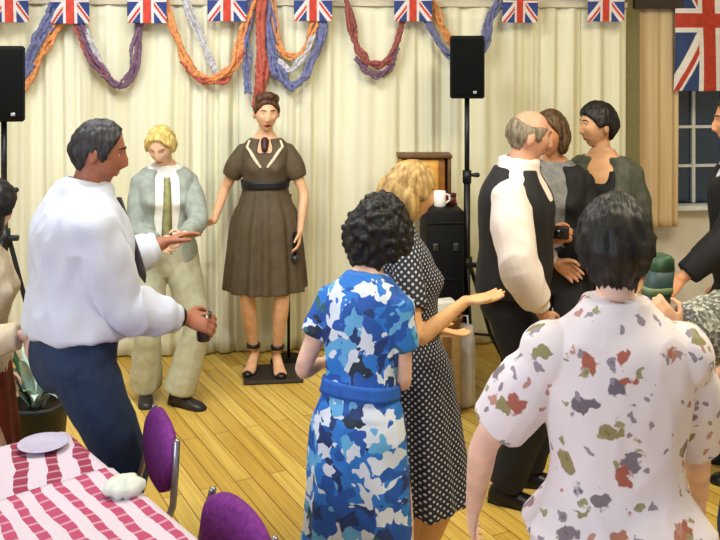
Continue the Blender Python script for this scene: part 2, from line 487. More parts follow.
    # ---- the body, one continuous surface
    def body(s, m, eye='brown', lips=(170, 90, 80), voxel=.0055, brow=(50, 38, 30), browless=False):
        b = MB()
        b.loft([s.ring(i, n=32) for i in range(0, 60, 2)])
        for k in (0, 1):
            b.tube([s.armpt(k, t) for t in np.linspace(0, 2, 17)], [s.armr(t) for t in np.linspace(0, 2, 17)], 14)
            b.tube([s.legpt(k, t) for t in np.linspace(0, 2, 17)], [s.legr(t) for t in np.linspace(0, 2, 17)], 14)
            b.loft(s.foot_rings(k, .92, 0, .006))
            s.hand(b, k)
        b.tube([s.C[s.lvl(.81)], s.neck, s.neck.lerp(s.hc, .6)], [(.062 if s.male else .050)*s.k, (.058 if s.male else .047)*s.k, (.056 if s.male else .046)*s.k], 16)
        # head
        n, mm = 64, 44
        rings = []
        for a in range(1, mm):
            z = -math.cos(PI*a/mm); rr = math.sqrt(1-z*z)
            rings.append([s.hc+s.Rh @ (head_pt((rr*math.sin(2*PI*i/n), -rr*math.cos(2*PI*i/n), z), s.male)*s.hs) for i in range(n)])
        b.loft(rings)
        for sg in (-1, 1):
            b.ell(s.hc+s.Rh @ (Vector((sg*.079, .010, -.008))*s.hs), (.010*s.hs, .019*s.hs, .031*s.hs), s.Rh @ Rz(sg*R(25)) @ Rx(R(12)), 12, 8)
        o = b.build('body', m, s.root, remesh=voxel, smooth=2)
        # eyes, brows, mouth
        mw = mat('eye_white', (235, 230, 224), .25, .02, bump=0); mi = mat('iris_'+eye, {'brown': (60, 38, 22), 'blue': (70, 96, 120)}[eye], .2, .1, bump=0)
        for sg in (-1, 1):
            e = MB(); c = s.hc+s.Rh @ (Vector((sg*.031, face_y(.031, .007, s.male)+.0088, .007))*s.hs)
            e.ell(c, (.0135*s.hs, .0118*s.hs, .0092*s.hs), s.Rh, 14, 10)
            e.ell(c+s.Rh @ Vector((0, -.0082*s.hs, .0004)), (.0062*s.hs, .0042*s.hs, .0062*s.hs), s.Rh, 10, 8, 1)
            e.build('eye', [mw, mi], s.root)
            if not browless:
                e = MB(); pts = []
                for q in np.linspace(0, 1, 6):
                    x = .014+.034*q; z = .030+.005*math.sin(PI*q)-.002*q
                    pts.append(s.hc+s.Rh @ (Vector((sg*x, face_y(x, z, s.male)-.0005, z))*s.hs))
                e.tube(pts, [.002, .0034, .0036, .0034, .0028, .0015], 6)
                e.build('eyebrow', mat('brow_%d_%d_%d' % brow, brow, .8, bump=0), s.root)
        e = MB()
        for (dz, r, hw) in ((.0035, .0045, .022), (-.0045, .0052, .019)):
            pts = [s.hc+s.Rh @ (Vector((hw*q, face_y(abs(hw*q), -.066+dz, s.male)+.0015, -.066+dz-(.002*q*q)))*s.hs) for q in np.linspace(-1, 1, 9)]
            e.tube(pts, [r*s.hs*math.sqrt(max(.12, 1-q*q)) for q in np.linspace(-1, 1, 9)], 8)
        e.build('mouth', mat('lips_%d_%d_%d' % lips, lips, .45, .05, bump=0), s.root)
        return o
    def hand(s, b, k):
        S, E, W, d, n, curl, sg = s.arm[k]
        sc = s.k*(1.0 if s.male else .93)
        lat = d.cross(n) if k == 0 else -d.cross(n)          # towards the thumb
        M = lambda a, l_, q: W+(d*a+lat*l_+n*q)*sc
        rings = []
        for (a, hw, ht) in ((-.015, .023, .020), (.01, .027, .017), (.04, .037, .016), (.075, .042, .014), (.092, .040, .011)):
            rings.append([M(a, hw*math.cos(2*PI*j/16), ht*math.sin(2*PI*j/16)) for j in range(16)])
        b.loft(rings)
        for j, (lt, ln) in enumerate(((.031, .072), (.0105, .080), (-.0105, .075), (-.031, .058))):
            p = M(.083, lt, 0); dr = (d+lat*(lt*2.2)).normalized(); pts = [p-dr*.02*sc, p]; ang = 0
            for q, seg in enumerate((.45, .32, .23)):
                ang += curl*(.55, .75, .5)[q]
                p = p+(dr*math.cos(ang)+n*math.sin(ang))*(ln*seg*sc); pts.append(p)
            b.tube(pts, [.0098*sc, .0098*sc, .0092*sc, .0085*sc, .0070*sc], 9)
        p0 = M(.018, .022, .004); p1 = M(.042, .050, .012); p2 = M(.068, .062, .018+.01*curl); p3 = M(.092, .064-.01*curl, .022+.02*curl)
        b.tube([p0, p1, p2, p3], [.014*sc, .0125*sc, .0105*sc, .0082*sc], 9)
    # ---- hair: a shell that dips under the scalp outside the hairline
    def hair(s, m, th=.016, tab=HAIRLINE, amp=.003, freq=26, thk=None, extra=None, curls=0, curl_r=.016, name='hair', bald=False):
        b = MB(); n, mm = 72, 48; rings = []
        for a in range(1, mm):
            z = -math.cos(PI*a/mm); rr = math.sqrt(1-z*z); row = []
            for i in range(n):
                q = 2*PI*i/n; d = (rr*math.sin(q), -rr*math.cos(q), z)
                phi = abs(math.atan2(d[0], -d[1]))
                ln = hairline(phi, tab)
                mk = sstep(z, ln-.05, ln+.07)
                if bald: mk *= 1-sstep(z, .30+.22*sstep(phi, 1.6, 2.8), .62+.25*sstep(phi, 1.6, 2.8))
                t = th if thk is None else thk(phi, z, d)
                t += amp*math.sin(freq*q+6*noise.noise(Vector((d[0]*3, d[1]*3, z*2))))+amp*1.5*noise.noise(Vector(d)*6)
                p = head_base(d); u = p.normalized()
                row.append(s.hc+s.Rh @ ((p+u*(-.014+(t+.014)*mk))*s.hs))
            rings.append(row)
        b.loft(rings)
        H_ = lambda v: s.hc+s.Rh @ (Vector(v)*s.hs)
        if curls:
            rnd = random.Random(curls)
            for c in range(curls):
                z = rnd.uniform(-.75, 1); q = rnd.uniform(0, 2*PI); rr = math.sqrt(1-z*z); d = (rr*math.sin(q), -rr*math.cos(q), z)
                phi = abs(math.atan2(d[0], -d[1]))
                if z < hairline(phi, tab)+.05: continue
                t = th if thk is None else thk(phi, z, d)
                p = head_base(d); u = p.normalized()
                b.ell(H_(p+u*(t*rnd.uniform(.7, 1.1))), curl_r*rnd.uniform(.7, 1.25)*s.hs, None, 10, 7)
        if extra: extra(b, H_, s)
        vox = .005 if (curls or extra) else 0
        return b.build(name, m, s.root, remesh=vox, smooth=1 if vox else 0)
    # ---- clothes
    def top(s, name, m, f0, f1=.852, off=.016, sleeve=None, sl_add=.012, cuff=0, voxel=.007, fold=.006, seed=0, extra=None, shoulder=.012, puff=0, smooth=3, cyl=False, hem=None, foldsc=(9, 9, 5)):
        """torso shell from level f0 to f1; sleeve = arm parameter where it ends (None: sleeveless)"""
        b = MB(); i0, i1 = s.lvl(f0), s.lvl(f1)
        b.loft([s.ring(i, off, 56) for i in range(i0, i1+1)])
        if sleeve is not None:
            sl = sleeve if isinstance(sleeve, (tuple, list)) else (sleeve, sleeve)
            for k in (0, 1):
                if sl[k] is None: continue
                ts = np.linspace(0.0, sl[k], 22)
                rad = []
                for t in ts:
                    a = sl_add*(.45+.9*sstep(t, 0, .5)-.25*sstep(t, 1.1, 1.9))
                    if cuff and t > sl[k]-.14: a = cuff
                    a += puff*math.sin(PI*min(1, t/sl[k]))**.8
                    rad.append(s.armr(t)+a)
                pts = [s.armpt(k, t) for t in ts]
                b.tube(pts, rad, 18, rnd=False)
                b.ell(pts[0], s.armr(0)+sl_add*.45+max(0, shoulder-.012))
        if extra: extra(b, s)
        o = b.build(name, m, s.root, remesh=voxel, smooth=smooth, fold=folds(fold, foldsc, seed) if fold else None)
        if cyl: s.cyl(o)
        return o
    def cyl(s, o):
        me = o.data; n = len(me.vertices); co = np.empty(n*3); me.vertices.foreach_get('co', co); co = co.reshape(-1, 3)
        c = s.C[s.lvl(.6)]
        dx, dy = co[:, 0]-c.x, co[:, 1]-c.y
        # angle measured from the side away from the seam
        th = np.arctan2(dx, -dy)
        at = me.attributes.new('cyl', 'FLOAT_VECTOR', 'POINT')
        at.data.foreach_set('vector', np.stack([th*.19, co[:, 2], np.zeros(n)], 1).ravel())
    def skirt(s, b, f_waist, z_hem, flare_a, flare_b, pleats=0, pamp=0.0, n=120, start_off=.012, power=1.0, shift=(0, 0), hip=True):
        """rings from the waist level down to the hem"""
        i0 = s.lvl(f_waist); c0 = s.C[i0]; z0 = c0.z; rings = []
        c_h = s.C[s.lvl(.515)]
        for q in np.linspace(0, 1, 34):
            z = z0+(z_hem-z0)*q
            f = f_waist-(z0-z)/s.H
            if f >= .515:
                i = s.lvl(max(f, .455)); a0, b0 = s.A[i]+start_off, s.B[i]+start_off; c = s.C[i]
            else:
                i = s.lvl(.515); a0, b0 = s.A[i]+start_off, s.B[i]+start_off; c = s.C[i]
            g = q**power
            a0 += flare_a*g; b0 += flare_b*g
            cx = Vector((c.x+shift[0]*g, c.y+shift[1]*g, z)); Rm = Rz(s.yaw)
            ring = []
            for j in range(n):
                th = 2*PI*j/n
                w = pamp*g*(math.sin(pleats*th+1.5*math.sin(3*th))+.4*math.sin(pleats*1.7*th+1)) if pleats else 0
                ring.append(cx+Rm @ Vector(((a0+w)*math.sin(th), -(b0+w)*math.cos(th), 0)))
            rings.append(ring)
        # turned-in hem
        last = rings[-1]; cc = sum(last, Vector())/len(last)
        rings.append([cc+(p-cc)*.82+Vector((0, 0, .03)) for p in last])
        b.loft(rings)
    def trousers(s, m, f1=.60, add=.016, hem=.03, off=.014, voxel=.007, fold=.007, seed=3, name='trousers', t_end=1.97, flare=.02):
        b = MB(); i1 = s.lvl(f1)
        b.loft([s.ring(i, off, 48) for i in range(0, i1+1)])
        for k in (0, 1):
            ts = np.linspace(0, t_end, 26)
            b.tube([s.legpt(k, t) for t in ts], [s.legr(t)+add+flare*sstep(t, 1.1, 2.0) for t in ts], 18, rnd=False)
        return b.build(name, m, s.root, remesh=voxel, smooth=3, fold=folds(fold, (7, 7, 5), seed))
    def band(s, name, m, f0, f1, off, thick=.008, voxel=0):
        b = MB(); i0, i1 = s.lvl(f0), max(s.lvl(f0)+1, s.lvl(f1))
        outer = [s.ring(i, off+thick, 56) for i in range(i0, i1+1)]
        rings = [s.ring(i0, off-.01, 56)]+outer+[s.ring(i1, off-.01, 56)]
        b.loft(rings, caps=False)
        return b.build(name, m, s.root)
    def collar(s, m, r=.066, h=.04, flare=.012, name='collar'):
        b = MB(); i = s.lvl(.850); c = s.C[i]; Rm = s.F[i]
        rings = []
        for (z, rr) in ((-.04, r+.025), (-.012, r+.012), (h*.6, r+.002), (h, r), (h*1.05, r+.006), (h*.5, r+flare), (-.008, r+flare+.016), (-.04, r+flare+.03)):
            rings.append([c+Rm @ Vector((rr*s.k*math.sin(2*PI*j/40), -rr*s.k*math.cos(2*PI*j/40)-(.004 if 1 else 0)+.006, z*s.k-(.012*math.cos(2*PI*j/40)))) for j in range(40)])
        b.loft(rings, caps=False)
        return b.build(name, m, s.root)
    def shoes(s, m, low=False):
        for k in (0, 1):
            b = MB(); b.loft(s.foot_rings(k, .98 if not low else .8, .004, 0))
            A, fb, Rm = s.leg[k][2:5]
            o = b.build('shoe', m, s.root)
            hb = MB()
            if s.heel > .02:
                c = fb+Rm @ Vector((0, .05*s.k, 0))
                hb.tube([c+Vector((0, 0, .004)), c+Vector((0, 0, s.heel+.012))], [.011, .022], 12, rnd=False)
                hb.build('heel', m, o)
            else:
                q = [(-.07, .026), (-.03, .036), (.04, .038), (.11, .047), (.17, .042), (.197, .018)]
                lo = [fb+Rm @ Vector((w*s.k, -x_*s.k, 0)) for x_, w in q]+[fb+Rm @ Vector((-w*s.k, -x_*s.k, 0)) for x_, w in reversed(q)]
                hb.loft([lo, [p+Vector((0, 0, .014)) for p in lo]])
                hb.build('sole', mat('sole_rubber', (30, 26, 24), .7), o)

# ================================================================== SETTING
WA = math.atan(0.12); WO = Vector((-0.9, 5.97, 0)); WU = Vector((math.cos(WA), math.sin(WA), 0)); WN = Vector((math.sin(WA), -math.cos(WA), 0))
def wall_hit(px, py, off=0.0):
    """point where the pixel's ray meets the plane off metres in front of the curtain line"""
    r = Vector(((px-360)/FP, 1, -(py-HY)/FP)); o = WO+WN*off
    t = (o-Vector((0, 0, CH))).dot(WN)/r.dot(WN)
    return Vector((0, 0, CH))+r*t
def wpt(s, z, off=0.0): return WO+WU*s+WN*off+Vector((0, 0, z))
def ws(px, off=0.0): return (wall_hit(px, 100, off)-WO).dot(WU)
WR = Rz(WA)

XL, XR, YF, ZC = -3.9, 4.4, -2.6, 3.7
fl = MB(); fl.box(((XL+XR)/2, 2.6, -.05), (XR-XL+1, 11, .1)); structure(fl.build('floor', floor_mat(), flat=True))
ce = MB(); ce.box(((XL+XR)/2, 2.6, ZC+.05), (XR-XL+1, 11, .1)); structure(ce.build('ceiling', mat('ceiling_white', (236, 232, 222), .9, .02), flat=True))
mwall = mat('wall_paint', (216, 210, 196), .85, .03, 8, .05)
lw = MB(); lw.box((XL-.05, 2.6, ZC/2), (.1, 11, ZC)); structure(lw.build('wall_left', mwall, flat=True))
rw = MB(); rw.box((XR+.05, 2.6, ZC/2), (.1, 11, ZC)); structure(rw.build('wall_right', mwall, flat=True))
# back wall, 0.28 m behind the curtain line, with the window opening
wb = MB(); off = -.28
s0, s1 = -3.4, 6.0
wl, wr_ = ws(673, off), ws(741, off)
zb, zt = wall_hit(700, 203, off).z, 3.0
def wallbox(a, b, z0, z1): wb.box(wpt((a+b)/2, (z0+z1)/2, off-.06), (b-a, .12, z1-z0), WR)
wallbox(s0, wl, 0, ZC); wallbox(wr_, s1, 0, ZC); wallbox(wl, wr_, 0, zb); wallbox(wl, wr_, zt, ZC)
structure(wb.build('wall_back', mwall, flat=True))
bb = MB(); bb.box(wpt((s0+s1)/2, .06, off+.008), (s1-s0, .016, .12), WR); structure(bb.build('baseboard_back', mat('baseboard_paint', (190, 180, 160), .6), flat=True))

# window
mwhite = mat('window_paint', (214, 220, 220), .5, .03)
w1 = empty('window_1', 'white-barred window with dark blue panes beside the tan curtain', 'window', wpt(wl, 0, off)); w1['kind'] = 'structure'
g = MB(); g.box(wpt((wl+wr_)/2, (zb+zt)/2, off-.055), (wr_-wl, .008, zt-zb), WR)
g.build('pane', mat('night_glass', (38, 58, 80), .12, .12, 3, 0, spec=.6), w1, flat=True, origin=w1.location); bpy.context.view_layer.update()
for o in list(w1.children): o.location = (0, 0, 0)
def child_fix(o, root): o.location = Vector(o.location)-Vector(root.location)
def wpart(name, a, b, z0, z1, d0, th):
    q = MB(); q.box(wpt((a+b)/2, (z0+z1)/2, d0), (b-a, th, z1-z0), WR)
    o = q.build(name, mwhite, w1, flat=True, origin=w1.location); o.location = (0, 0, 0)
wpart('window_frame', wl, wl+.035, zb, zt, off-.03, .06); wpart('window_frame', wr_-.035, wr_, zb, zt, off-.03, .06)
wpart('window_sill', wl-.03, wr_+.03, zb-.035, zb, off+.03, .16)
sb = ws(693.5, off-.03)
for sx in (sb, sb+.24): wpart('glazing_bar', sx-.012, sx+.012, zb, zt, off-.04, .03)
dz = wall_hit(700, 127, off).z-wall_hit(700, 166, off).z
zz = wall_hit(700, 166, off).z
while zz < zt: wpart('glazing_bar', wl, wr_, zz-.010, zz+.010, off-.04, .028); zz += dz
# pillar in the corner and beam above the tan curtain
q = MB(); q.box(wpt((ws(626)+ws(641))/2, ZC/2, -.13), (ws(641)-ws(626), .22, ZC), WR)
structure(q.build('trim_1', mat('olive_paint', (120, 112, 72), .7, .05), flat=True))
q = MB(); zbm = wall_hit(650, 8, -.02).z; q.box(wpt((ws(634)+ws(682))/2, zbm+.09, -.06), (ws(682)-ws(634), .16, .18), WR)
structure(q.build('trim_2', mat('dark_beam', (52, 44, 30), .7, .1), flat=True))
# curtain rail
zr = wall_hit(300, 6, .0).z
q = MB(); q.box(wpt((s0+ws(626))/2, zr+.02, 0.0), (ws(626)-s0, .05, .035), WR)
structure(q.build('trim_3', mat('rail_paint', (206, 196, 168), .6, .05), flat=True))

# ------------------------------------------------------------------ curtains
def curtain(label, sa, sb_, z0, z1, m, off=0.0, per=.15, amp=.030, seed=0, group=None, name='stage_curtain'):
    n = int((sb_-sa)/.008); mz = 26; rows = []
    for k in range(mz+1):
        q = k/mz; z = z0+(z1-z0)*q; row = []
        for i in range(n+1):
            s = sa+(sb_-sa)*i/n
            ph = 2*PI*s/per+1.6*math.sin(2*PI*s/.83+seed)+.7*noise.noise(Vector((s*2.1, seed, z*.5)))
            am = amp*(.65+.55*noise.noise(Vector((s*1.7+seed, 3.3, z*.25))))*(1-.45*q**3)
            d = am*math.sin(ph)+.35*am*math.sin(2.3*ph+seed)+.02*noise.noise(Vector((s*1.3, z*.9, seed)))*(1-q)
            row.append(wpt(s, z, off+d))
        rows.append(row)
    b = MB(); b.loft(rows, caps=False, closed=False)
    root = wpt((sa+sb_)/2, z0, off)
    o = b.build(name, m, origin=root)
    sm = o.modifiers.new('thickness', 'SOLIDIFY'); sm.thickness = .004
    tag(o, label, 'curtain', group)
mcur = curtain_mat('cream_cloth', (230, 227, 200), (219, 214, 178))
curtain('wide cream pleated stage curtain at left behind the man in white shirt', -3.0, ws(238), .012, zr, mcur, seed=1.0)
curtain('cream pleated stage curtain behind the singer and the tall loudspeaker', ws(238)-.01, ws(581), .012, zr, mcur, seed=2.4, per=.17)
curtain('narrow cream stage curtain at right end beside the olive pillar', ws(581)-.005, ws(626.5), .012, zr, mcur, seed=4.1, per=.19)
curtain('short tan window curtain hanging beside the dark window', ws(641), ws(680, -.05), wall_hit(660, 228, -.05).z, zbm+.02, curtain_mat('tan_cloth', (212, 190, 146), (196, 166, 126)), off=-.07, per=.11, amp=.03, seed=6, name='window_curtain')

# ------------------------------------------------------------------ flags
def jack(u, v):
    """u, v in -1..1 over a flag twice as wide as high (u along the long side); 0 blue, 1 white, 2 red"""
    X, Y = u*30, v*15
    if abs(X) < 3 or abs(Y) < 3: return 2
    if abs(X) < 5 or abs(Y) < 5: return 1
    L = math.hypot(60, 30); d = (30*X-60*Y)/L if X*Y > 0 else (30*X+60*Y)/L
    # counterchanged red inside the white diagonal
    side = 1 if X > 0 else -1
    dd = d*side
    if X*Y <= 0: dd = -dd
    if abs(d) < 3: return 2 if 0 < -dd < 2 else 1
    return 0
mflag = [mat('flag_blue', (44, 62, 122), .75, .08), mat('flag_white', (214, 208, 204), .75, .03), mat('flag_red', (200, 64, 48), .75, .08)]
def flag_mesh(w, h, nu, nv, rotate, wave, seed):
    vs, fs, ms = [], [], []
    for k in range(nv+1):
        for i in range(nu+1):
            x = w*(i/nu-.5); z = -h*k/nv
            y = wave*math.sin(x/w*7+seed+z*3)*(k/nv)**.5+wave*.5*math.sin(z/h*5+seed)
            vs.append((x, y, z))
    for k in range(nv):
        for i in range(nu):
            a = k*(nu+1)+i; fs.append((a, a+nu+1, a+nu+2, a+1))
            U = 2*(i+.5)/nu-1; V = 1-2*(k+.5)/nv
            ms.append(jack(V, -U) if rotate else jack(U, V))
    return vs, fs, ms
def flag_obj(name, w, h, nu, nv, rotate, wave, seed, mats=mflag):
    vs, fs, ms = flag_mesh(w, h, nu, nv, rotate, wave, seed)
    b = MB(); b.v = vs; b.f = fs; b.m = ms
    o = b.build(name, mats)
    sm = o.modifiers.new('thickness', 'SOLIDIFY'); sm.thickness = .0015
    return o
FO = .14
fx = [9, 70, 147, 227, 313, 413, 520, 606]
zf = wall_hit(300, 23, FO).z
bt = empty('bunting', 'string of small red, white and blue flags along the top of the curtain', 'bunting', wpt(ws(300, FO), 0, FO)); 
base_flag = None; FH, FW = .33, .25
ztop = []
pts = []
for i, px in enumerate(fx):
    p = wall_hit(px, 23+random.uniform(-2, 2), FO)
    z = p.z+FH
    if base_flag is None: o = base_flag = flag_obj('flag', FW, FH, 60, 80, True, .012, 1)
    else: o = base_flag.copy(); COL.objects.link(o)
    o.parent = bt; o.location = Vector((p.x, p.y, z))-Vector(bt.location); o.rotation_euler = (0, 0, WA+random.uniform(-.15, .15))
    pts.append(Vector((p.x, p.y, z+.004)))
ext = [wpt(-2.75, pts[0].z+.05, FO)]+pts+[wpt(ws(640, FO), pts[-1].z+.04, FO)]
sp = []
for a, b_ in zip(ext, ext[1:]):
    for q in np.linspace(0, 1, 7)[:-1]:
        m_ = a.lerp(b_, q); sp.append(m_)
sp.append(ext[-1])
q = MB(); q.tube(sp, .004, 6); o = q.build('string', mat('white_string', (230, 226, 216), .8), bt, origin=bt.location); o.location = (0, 0, 0)
mbig = [mat('bigflag_blue', (42, 62, 104), .75, .08), mat('bigflag_white', (222, 216, 206), .75, .03), mat('bigflag_red', (178, 58, 40), .75, .08)]
pb = wall_hit(709, 91, .0); kk = (wall_hit(743, 50, 0)-wall_hit(675, 50, 0)).length
bf = flag_obj('flag', kk, kk*1.96, 90, 176, True, .02, 2.0, mbig); bf.location = (pb.x, pb.y, pb.z+kk*1.96); bf.rotation_euler = (0, 0, WA)
tag(bf, 'large red, white and blue flag hung upright in front of the window', 'flag')

# ------------------------------------------------------------------ garlands
def crepe(name, c): return mat(name, c, .8, .16, 40, .5, alpha=.82)
mred, mblu, mora, mpur, mgry = crepe('crepe_red', (186, 92, 74)), crepe('crepe_blue', (112, 116, 156)), crepe('crepe_orange', (222, 146, 88)), crepe('crepe_purple', (122, 90, 112)), crepe('crepe_lilac', (196, 192, 196))
def garland(label, strands):
    allp = [wall_hit(x, y, .085) for _, _, _, pp in strands for x, y in pp]
    root = empty('garland', label, 'garland', allp[0], 'crepe garlands over the curtain')
    for nm, m, rad, pp in strands:
        P3 = [wall_hit(x, y, .085+.02*random.random()) for x, y in pp]
        # Catmull-Rom through the points
        pts = []
        ex = [P3[0]*2-P3[1]]+P3+[P3[-1]*2-P3[-2]]
        for a in range(1, len(ex)-2):
            for q in np.linspace(0, 1, 26)[:-1]:
                p0, p1, p2, p3 = ex[a-1:a+3]
                pts.append(.5*((2*p1)+(p2-p0)*q+(2*p0-5*p1+4*p2-p3)*q*q+(3*p1-p0-3*p2+p3)*q**3))
        pts.append(P3[-1])
        b = MB(); sd = random.random()*50
        for q in range(6):
            off_ = [Vector((noise.noise(Vector((i*.035, q*7.1+sd, 0))), .6*noise.noise(Vector((i*.035, q*7.1+sd, 9))), noise.noise(Vector((i*.035, q*7.1+sd, 4)))))*rad*1.9 for i in range(len(pts))]
            b.tube([a+o_ for a, o_ in zip(pts, off_)], [rad*(.40+.10*math.sin(i*.21+q)) for i in range(len(pts))], 10)
        o = b.build(nm, m, root, origin=root.location, fold=lambda p: .008*noise.noise(p*55)); o.location = (0, 0, 0)
garland('blue and orange crepe garland dropping behind the left loudspeaker', [('blue_strand', mblu, .036, [(72, -6), (50, 18), (36, 45), (26, 72), (18, 82)]), ('orange_strand', mora, .027, [(74, -2), (60, 26), (44, 50), (31, 74), (24, 92)])])
garland('purple and red garland swag above the head of the man in white shirt', [('purple_strand', mpur, .026, [(71, -4), (84, 40), (100, 68), (119, 85), (133, 70), (138, 34), (143, -4)]), ('red_strand', mred, .018, [(70, 0), (77, 26), (92, 60), (106, 76)]), ('lilac_strand', mgry, .02, [(74, 2), (88, 34), (96, 52), (108, 72)])])
garland('bright orange-red garland swag left of the singer', [('orange_strand', mora, .030, [(164, -4), (176, 38), (191, 68), (211, 80), (231, 66), (245, 32), (256, -4)]), ('red_strand', mred, .022, [(183, 62), (197, 77), (212, 82), (228, 76), (240, 54)]), ('lilac_strand', mgry, .020, [(184, 0), (199, 34), (210, 58), (217, 74)])])
garland('straight red and blue crepe streamer hanging above the singer', [('red_strand', mred, .042, [(262, -8), (261, 40), (259, 80), (257, 104)]), ('blue_strand', mblu, .020, [(250, -4), (248, 30), (246, 60), (247, 92)])])
garland('blue and orange double garland swag right of the singer', [('blue_strand', mblu, .030, [(268, -4), (272, 50), (281, 76), (294, 86), (307, 70), (320, 40), (326, -4)]), ('orange_strand', mora, .020, [(270, -6), (277, 40), (290, 57), (304, 48), (314, 20), (316, -6)]), ('lilac_strand', mgry, .018, [(279, 60), (290, 70), (303, 58), (314, 36)])])
garland('dark red and purple garland swag in the middle of the curtain', [('red_strand', mat('crepe_maroon', (140, 76, 70), .8, .16, 40, .5), .028, [(345, -6), (353, 36), (364, 58), (379, 64), (393, 54), (403, 22), (407, -6)]), ('purple_strand', mpur, .022, [(357, 58), (366, 70), (379, 75), (391, 66), (398, 48)])])
garland('blue and orange garland swag passing behind the tall loudspeaker', [('blue_strand', mblu, .027, [(421, -4), (433, 34), (447, 54), (463, 60), (480, 50), (491, 20), (498, -4)]), ('orange_strand', mora, .020, [(430, -4), (441, 26), (452, 44)])])

# ------------------------------------------------------------------ loudspeakers on stands
mblk = mat('speaker_black', (10, 12, 11), .6, .1, spec=.2); mgrille = mat('speaker_grille', (8, 9, 9), .85, .3, 160, .4, spec=.15); mmetal = mat('stand_metal', (34, 36, 38), .4, .1, metal=.3)
def loudspeaker(label, x0, x1, y0, y1, D, label2, collar_y, hub_y, rz):
    c = P((x0+x1)/2, y1, D); w = (x1-x0)/FP*D; h = (y1-y0)/FP*D; d = w*.9
    r = empty('loudspeaker', label, 'loudspeaker', c, rz=rz)
    b = MB()
    def pr(z, i): return [Vector((sx*(w/2-i)*(1 if sy < 0 else .72), sy*d/2+(-sy)*i, z)) for sx, sy in ((-1, -1), (1, -1), (1, 1), (-1, 1))]
    b.loft([pr(0, .012), pr(.012, 0), pr(h-.012, 0), pr(h, .012)]); b.build('cabinet', mblk, r, flat=True)
    g = MB(); g.box((0, -d/2-.006, h*.5), (w*.88, .012, h*.9), None, .006); gr = g.build('grille', mgrille, r)
    g = MB(); g.box((w*.22, -d/2-.015, h*.10), (.022, .006, .018), None, .002); g.build('badge', mat('badge_silver', (190, 190, 186), .3, metal=.7), r)
    for sx in (-1, 1):
        g = MB(); g.box((sx*w*.46, d*.1, h*.62), (.012, .09, .03), None, .005); g.build('handle', mat('speaker_grey', (46, 46, 46), .6), r)
    # stand
    s = empty('speaker_stand', label2, 'speaker stand', (c.x, c.y, 0))
    zc = CH-(collar_y-HY)/FP*D; zh = CH-(hub_y-HY)/FP*D
    g = MB(); g.tube([(0, 0, .20), (0, 0, zc)], .021, 16, rnd=False); g.tube([(0, 0, zc-.05), (0, 0, c.z-.002)], .016, 16, rnd=False); g.build('pole', mmetal, s)
    g = MB(); g.tube([(0, 0, zc-.05), (0, 0, zc+.03)], .028, 16, rnd=False); o = g.build('collar', mmetal, s)
    g = MB(); g.tube([(.02, 0, zc), (.065, 0, zc)], [.009, .016], 10); g.build('knob', mmetal, o)
    g = MB(); g.tube([(0, 0, zh-.05), (0, 0, zh+.05)], .034, 16, rnd=False); g.box((.045, 0, zh), (.07, .03, .03), None, .006); g.box((-.04, 0, zh+.01), (.06, .03, .025), None, .006); g.build('hub', mmetal, s)
    for k in range(3):
        a = R(270+120*k); u = Vector((math.cos(a), math.sin(a), 0))
        g = MB(); g.tube([u*.03+Vector((0, 0, zh-.02)), u*.19+Vector((0, 0, zh*.30)), u*.30+Vector((0, 0, .022))], .013, 10); lg = g.build('leg', mmetal, s)
        g = MB(); g.tube([u*.29+Vector((0, 0, .028)), u*.31+Vector((0, 0, .018))], .018, 10); g.build('rubber_foot', mblk, lg)
        g = MB(); g.tube([Vector((0, 0, .24))+u*.02, u*.19+Vector((0, 0, zh*.30))], .009, 8); g.build('brace', mmetal, s)
loudspeaker('black loudspeaker on a pole in front of the curtain, right of centre', 450, 484, 36, 98, 5.62, 'dark tripod stand under the loudspeaker right of centre', 175, 265, R(-6))
loudspeaker('black loudspeaker at the left edge above the garland end', -16, 24, 46, 121, 4.9, 'dark tripod stand under the loudspeaker at the left edge', 190, 238, R(20))

# ------------------------------------------------------------------ equipment corner behind the dancers
def box_thing(name, label, cat, c, dims, m, bev=.01, rz=0.0):
    r = empty(name, label, cat, c, rz=rz); b = MB(); b.box((0, 0, dims[2]/2), dims, None, bev); b.build('body', m, r); return r
D = 5.45; p = P(441, 206, D); hcase = p.z
ec = box_thing('equipment_case', 'tall black equipment case behind the blonde woman, beside the loudspeaker stand', 'case', (p.x, D, 0), (.22, .34, hcase), mat('case_black', (9, 10, 11), .6, .1, spec=.2), .012, R(4))
for z in (hcase*.3, hcase*.62, hcase*.93):
    b = MB(); b.box((0, -.172, z), (.21, .006, .012), None, .002); b.build('edge_strip', mat('case_edge', (28, 28, 28), .4, metal=.6), ec)
for sx in (-.06, .06):
    b = MB(); b.box((sx, -.178, hcase*.80), (.03, .012, .045), None, .004); b.build('latch', mat('case_latch', (90, 90, 90), .35, metal=.8), ec)
sh = box_thing('side_table', 'small wooden table behind the equipment case carrying the wooden box', 'table', (P(424, 200, 5.75).x, 5.72, 0), (.01, .01, .01), mblk)
for o in list(sh.children): bpy.data.objects.remove(o)
zt_ = P(424, 200, 5.72).z
mwood = mat('box_wood', (172, 118, 44), .5, .18, 14, .1); mwood2 = mat('box_wood_dark', (96, 62, 24), .5, .15, 14, .1)
b = MB(); b.box((0, 0, zt_-.015), (.40, .19, .03), None, .006); b.build('table_top', mwood2, sh)
for sx in (-1, 1):
    for sy in (-1, 1):
        b = MB(); b.box((sx*.17, sy*.07, (zt_-.03)/2), (.035, .035, zt_-.03), None, .004); b.build('leg', mwood2, sh)
wx = P(424, 200, 5.7); hx = 45/FP*5.7
wbx = empty('wooden_box', 'upright golden wooden box with a dark lid standing near the loudspeaker pole', 'box', (wx.x, 5.72, zt_))
b = MB(); b.box((0, .07, hx/2), (.315, .02, hx-.01), None, .003); b.build('back_panel', mwood, wbx)
